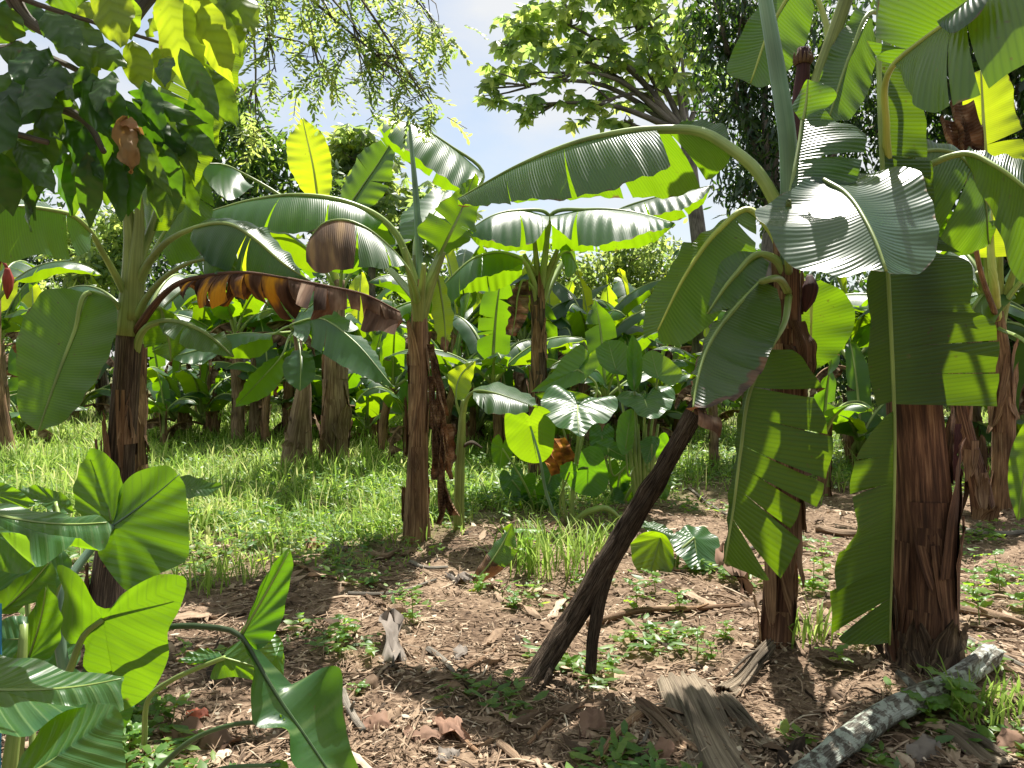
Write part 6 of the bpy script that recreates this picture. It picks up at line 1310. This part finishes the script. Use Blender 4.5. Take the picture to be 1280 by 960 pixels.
for i, (lab, a, b, w, m, lf) in enumerate([
    ('tall pinkish dry leaf standing on edge at bottom centre', (727, 932), (752, 895), .10, M_FALL, .05),
    ('curled grey dead leaf standing in the clearing left of centre', (492, 838), (488, 790), .11, M_FALLG, .13),
    ('pale grey dead leaf near the middle stem, right of its foot', (560, 722), (588, 735), .13, M_FALLG, .06),
    ('pinkish dead leaf lying flat, left one of two at bottom centre', (505, 920), (555, 928), .09, M_FALL, .03),
    ('pinkish dead leaf lying flat, right one of two at bottom centre', (545, 905), (585, 935), .09, M_FALL, .04),
    ('square pinkish dead leaf beside the hanging taro leaf', (455, 905), (490, 912), .12, M_FALL, .03),
    ('red dead leaf on the soil below the lit taro leaf at left', (232, 895), (262, 905), .07, M_FALLR, .04),
    ('large flat tan dead leaf under the left taro stalks', (200, 925), (300, 935), .18, M_FALL, .04),
    ('pale dead leaf near the bottom edge left of centre', (545, 955), (575, 945), .08, M_FALLG, .03),
    ('brown dead leaf under the left sheath strip', (815, 940), (845, 955), .09, M_FALL, .05),
    ('small grey dead leaf in the middle of the litter', (570, 828), (583, 815), .06, M_FALLG, .03),
    ('brown dead leaf right of the long brown stick', (905, 705), (930, 745), .13, M_FALL, .12),
    ('tan dead leaf in the bottom right corner', (1245, 945), (1285, 930), .10, M_FALL, .05),
    ('tan dead leaf at the bottom edge below the log', (1140, 955), (1175, 940), .10, M_FALLG, .05),
    ('tan dead leaf in the left clearing by the grass edge', (385, 690), (410, 682), .14, M_FALL, .06),
    ('tan curled leaf in the left clearing above the dark stick', (395, 690), (440, 690), .1, M_FALLG, .04)]):
    dead_leaf(lab, a, b, w, m, 600 + i, lf, nor=(.2 * math.sin(i), -.9 if lf > .04 else -.2, .8))
# brown and green fallen banana leaf piece in the middle
def leaf_piece():
    b = G(610, 732); D = b[1]
    t = thing('fallen_banana_leaf', 'upright half green, half orange-brown piece of banana leaf stuck in the litter', 'fallen leaf', b)
    hero(t, [(592, 728, D), (612, 705, D - .03), (628, 680, D), (640, 655, D + .03)], [(590, 722, D), (602, 700, D), (624, 672, D + .05), (639, 654, D + .03)], [(598, 732, D), (625, 715, D - .05), (645, 690, D), (642, 655, D + .03)], mat=M_LEAF, rr=(.008, .003), seed=131, wear=lambda a, s, r: np.clip((.5 - a) * 6, 0, .9))
leaf_piece()

# loose fragments of dry leaf, too many and too small to tell apart
def fragments():
    R = np.random.default_rng(77); mb = MB()
    for i, (x, d, a) in enumerate(LITTER_LEAVES):
        L = R.uniform(.05, .15); p = np.array([x, d, float(hgt(x, d)) + R.uniform(.01, .03)]); q = p + [math.cos(a) * L, math.sin(a) * L, R.normal(0, .02)]
        ovate(mb, p, q, L * R.uniform(.25, .5), np.array([0, 0, 1.]) + R.normal(0, .5, 3), float(np.clip(R.normal(.5, .22), 0, 1)), 3000 + i, R.uniform(-.2, .35))
    x, d = in_view(R, 260, 2.3, 8, .9)
    for i in range(len(x)):       # shredded strips of old banana leaf
        if grass_density(x[i:i + 1], d[i:i + 1])[0] > .3: continue
        L = R.uniform(.14, .42); a = R.uniform(0, 6.28); p = np.array([x[i], d[i], 0.]); q = p + [math.cos(a) * L, math.sin(a) * L, 0]
        p[2] = hgt(p[0], p[1]) + .012; q[2] = hgt(q[0], q[1]) + R.uniform(.01, .05)
        ovate(mb, p, q, L * R.uniform(.08, .2), np.array([0, 0, 1.]) + R.normal(0, .4, 3), float(np.clip(R.normal(.5, .2), 0, 1)), 4000 + i, R.uniform(-.05, .15), crumple=.03)
    o = mb.build('dry_leaf_bits', M_LITTER); o['kind'] = 'stuff'; o['label'] = 'small curled bits of dry leaf all over the soil'
fragments()

# small seedlings with individual leaves ----------------------------------
def seedling(px, py, h, n, L, label, mat, seed, cat='seedling', name='seedling', wide=.5):
    b = G(px, py); R = np.random.default_rng(seed)
    t = thing(name, label, cat, b, 'small seedlings on the litter')
    mb = MB(); tip = b + [R.normal(0, .02), R.normal(0, .02), h]
    tube(mb, [b - [0, 0, .01], (b + tip) / 2 + [.005, 0, 0], tip], [.004, .003, .002], 5, n=8); mb.build('stem', M_RIB, t)
    mb = MB()
    for k in range(n):
        a = k * 2.4 + R.uniform(0, .6); u = 1 - (k // 2) * .22
        q = b + (tip - b) * max(u, .25); dr = np.array([math.cos(a), math.sin(a), R.uniform(-.25, .45)])
        ovate(mb, q, q + nrm(dr) * L * R.uniform(.7, 1.15), L * wide, np.array([0, 0, 1.]) + R.normal(0, .2, 3), R.uniform(.3, .9), seed + k, .1)
    mb.build('leaves', mat, t)
M_SEED = leafmat('seedling_leaf', (.09, .20, .035), (.45, .72, .05), freq=40, bump=.3, rough=.42, tf=.48, vary=.2, dist=.004)
for i, (px, py, h, n, L, lab) in enumerate([
    (795, 765, .17, 8, .10, 'bright seedling right of the pole, in front of the low taro'), (820, 742, .14, 6, .09, 'bright seedling under the yellow-green low taro leaf'), (850, 765, .12, 6, .09, 'low seedling by the long brown stick'),
    (515, 780, .20, 16, .06, 'small fern-like sprout in the left clearing'), (430, 800, .12, 8, .08, 'sprout near the folded taro leaf, upper'), (425, 825, .10, 7, .07, 'sprout near the folded taro leaf, lower'),
    (190, 895, .12, 6, .08, 'sprout just right of the glossy taro leaf'), (165, 940, .10, 5, .08, 'sprout right of the lowest taro leaf'), (215, 900, .08, 5, .09, 'yellowish sprout below the lit taro leaf'),
    (445, 870, .05, 5, .06, 'tiny sprout right of the hanging taro leaf'), (1015, 745, .28, 12, .11, 'leafy seedling between the torn leaf and the thick stem, taller'), (1030, 720, .24, 9, .10, 'leafy seedling behind the taller one, near the torn leaf'),
    (1056, 835, .09, 5, .09, 'small seedling below the tattered leaf end'), (1070, 812, .07, 4, .08, 'seedling in shade at the foot of the thick stem'), (1215, 755, .20, 10, .10, 'leafy seedling right of the thick stem, nearer'),
    (1250, 740, .24, 12, .12, 'leafy seedling right of the thick stem, behind the nearer'), (1278, 765, .2, 10, .11, 'leafy seedling at the right edge'), (1190, 895, .14, 5, .13, 'sprout with long blades right of the log'), (1165, 905, .10, 5, .09, 'small sprout at the right side of the log'),
    (905, 800, .10, 12, .06, 'low fine-leaved weed left of the slim stem, nearer'), (890, 825, .09, 10, .06, 'low fine-leaved weed by the wide sheath top'), (870, 830, .18, 4, .07, 'thin sprout standing above the wide sheath'),
    (360, 710, .10, 8, .08, 'weed in the left clearing near the grass'), (640, 760, .10, 14, .07, 'weed tuft in front of the clump of grass'), (600, 740, .1, 10, .08, 'weed left of the weed tuft'), (665, 715, .3, 5, .14, 'tall narrow seedling in the clump of grass'),
    (575, 640, .25, 8, .12, 'bright seedling beside the thin shoot'), (1225, 785, .2, 6, .12, 'stout cut-back sprout right of the thick stem'), (228, 830, .1, 6, .06, 'sprout behind the pale taro stalk'), (505, 745, .08, 8, .05, 'tiny sprout by the dark stick'), (245, 660, .22, 12, .08, 'bushy weed with pale leaves at the grass edge right of the left stem')]):
    seedling(px, py, h, n, L, lab, M_SEED, 700 + i * 13)

def grass_clump(label, px, py, n, rad, h, seed, mat=None):
    c = G(px, py); R = np.random.default_rng(seed); mb = MB()
    x = c[0] + np.clip(R.normal(0, rad * .8, n), -1.3 * rad, 1.3 * rad); d = c[1] + np.clip(R.normal(0, rad * .6, n), -rad, rad)
    blades(mb, x, d, h * R.uniform(.5, 1.1, n), R.uniform(.008, .016, n), R, .9, .05)
    o = mb.build('grass_clump', mat or M_GRASS, None, loc=c); tag(o, label, 'grass clump', 'clumps of grass on the litter')
for i, (lab, px, py, n, r, h) in enumerate([('tall clump of grass in the middle in front of the ribbed taro', 690, 715, 130, .22, .42), ('clump of grass left of the tall middle clump', 650, 700, 70, .16, .34), ('clump of grass right of the middle taro, left of the pole', 745, 690, 80, .2, .30),
        ('dry bent grass tuft at the foot of the slim leaning stem', 1000, 800, 40, .10, .22), ('yellowish grass tuft in the bottom right corner', 1255, 890, 160, .18, .14), ('sparse grass tuft right of the log', 1195, 885, 18, .05, .22), ('grass tuft at the edge of the grass field left of centre', 300, 720, 70, .2, .22), ('grass tuft just left of the middle stem foot', 470, 668, 90, .25, .24), ('grass tuft under the lit left taro leaf', 250, 740, 40, .12, .22)]):
    grass_clump(lab, px, py, n, r, h, 900 + i)

def red_bud():
    b = GX(9, 11.0)
    t = thing('banana_plant', 'banana plant at the far left edge carrying a dark red flower bud', 'banana plant', b)
    p = [b - [0, 0, .05], P(-8, 450, 11), P(-6, 370, 11)]
    stem_obj(t, p, [.12, .1, .07], M_STEM, 131); R = np.random.default_rng(132)
    for az, el in ((.3, 1.0), (1.8, 1.1), (3.3, 1.0), (5.0, .9)):
        mb = MB(); gen_leaf(mb, R, p[-1] - [0, 0, .1], az, el, 1.7, .5, 1.8, tears=5); mb.build('leaf', [M_LEAF, M_RIB], t)
    mb = MB(); tube(mb, [P(-6, 380, 11), P(2, 325, 10.9), P(9, 335, 10.8)], [.03, .025, .02], 6); tube(mb, [P(9, 335, 10.8), P(10, 348, 10.8), P(10, 362, 10.8), P(9, 374, 10.8)], [.03, .075, .06, .01], 8, n=14); mb.build('flower_bud', M_RED, t)
M_RED = streakmat('red_bract', [(.3, (.12, .015, .012)), (.7, (.35, .05, .03))], sx=4, sy=.8, bump=.2)
red_bud()

# blue strip at the left edge
mb = MB(); tube(mb, [G(-3, 1060), P(-1, 820, 2.25), P(-1, 755, 2.25)], [.007, .007, .007], 10)
m, nt = new_mat('blue_plastic'); pr = N(nt, 'ShaderNodeBsdfPrincipled', Roughness=.4); pr.inputs['Base Color'].default_value = (.03, .25, .55, 1); lk(nt, pr.outputs[0], N(nt, 'ShaderNodeOutputMaterial').inputs[0])
tag(mb.build('plastic_pipe', m, None, loc=G(1, 1060)), 'thin blue plastic pipe standing at the left edge among taro stalks', 'pipe')

# ================================================================== LIGHT, SKY, CAMERA
SUN_EL, SUN_AZ = math.radians(62), math.radians(14)
def light():
    w = bpy.data.worlds.new('World'); bpy.context.scene.world = w; w.use_nodes = True
    nt = w.node_tree; nt.nodes.clear()
    sky = nt.nodes.new('ShaderNodeTexSky'); sky.sky_type = 'NISHITA'; sky.sun_disc = False
    sky.sun_elevation = SUN_EL; sky.sun_rotation = SUN_AZ; sky.air_density = 1.2; sky.dust_density = 1.0
    tc = N(nt, 'ShaderNodeTexCoord'); mp = N(nt, 'ShaderNodeMapping'); mp.inputs['Scale'].default_value = (1, 1, 2.2); mp.inputs['Location'].default_value = (.3, .1, .2); lk(nt, tc.outputs['Generated'], mp.inputs[0])
    nz = N(nt, 'ShaderNodeTexNoise', Scale=2.6, Detail=7.0, Roughness=.55); lk(nt, mp.outputs[0], nz.inputs['Vector'])
    f = ramp(nt, nz.outputs[0], [(.34, .30), (.58, .97)])
    c = mixc(nt, f, sky.outputs[0], (CLOUD * .96, CLOUD * .98, CLOUD))
    bg = N(nt, 'ShaderNodeBackground', Strength=SKY); lk(nt, c, bg.inputs[0])
    lk(nt, bg.outputs[0], N(nt, 'ShaderNodeOutputWorld').inputs[0])
    s = bpy.data.lights.new('sun', 'SUN'); s.energy = SUN; s.angle = math.radians(.5); s.color = (1, .95, .86)
    o = bpy.data.objects.new('sun', s); C.objects.link(o)
    v = Vector((math.sin(SUN_AZ) * math.cos(SUN_EL), math.cos(SUN_AZ) * math.cos(SUN_EL), math.sin(SUN_EL)))
    o.rotation_euler = v.to_track_quat('Z', 'Y').to_euler(); o.location = (0, 0, 30)
SUN, SKY, CLOUD, EXPO = 5.0, .065, 6.4, 1.15
light()
cam = bpy.data.cameras.new('camera'); co = bpy.data.objects.new('camera', cam); C.objects.link(co)
cam.sensor_width = 36; cam.lens = 36 * FPX / 1280; cam.clip_end = 500; cam.clip_start = .05
co.location = (0, 0, CAMZ); co.rotation_euler = (PI / 2 - PITCH, 0, 0)
sc = bpy.context.scene; sc.camera = co
sc.view_settings.view_transform = 'Standard'; sc.view_settings.look = 'None'; sc.view_settings.exposure = EXPO; sc.view_settings.gamma = 1; sc.view_settings.use_curve_mapping = False
sc.render.engine = 'CYCLES'
sc.cycles.use_denoising = True
sc.cycles.max_bounces = 8; sc.cycles.diffuse_bounces = 4; sc.cycles.transmission_bounces = 6; sc.cycles.transparent_max_bounces = 4; sc.cycles.glossy_bounces = 3
sc.cycles.sample_clamp_indirect = 6
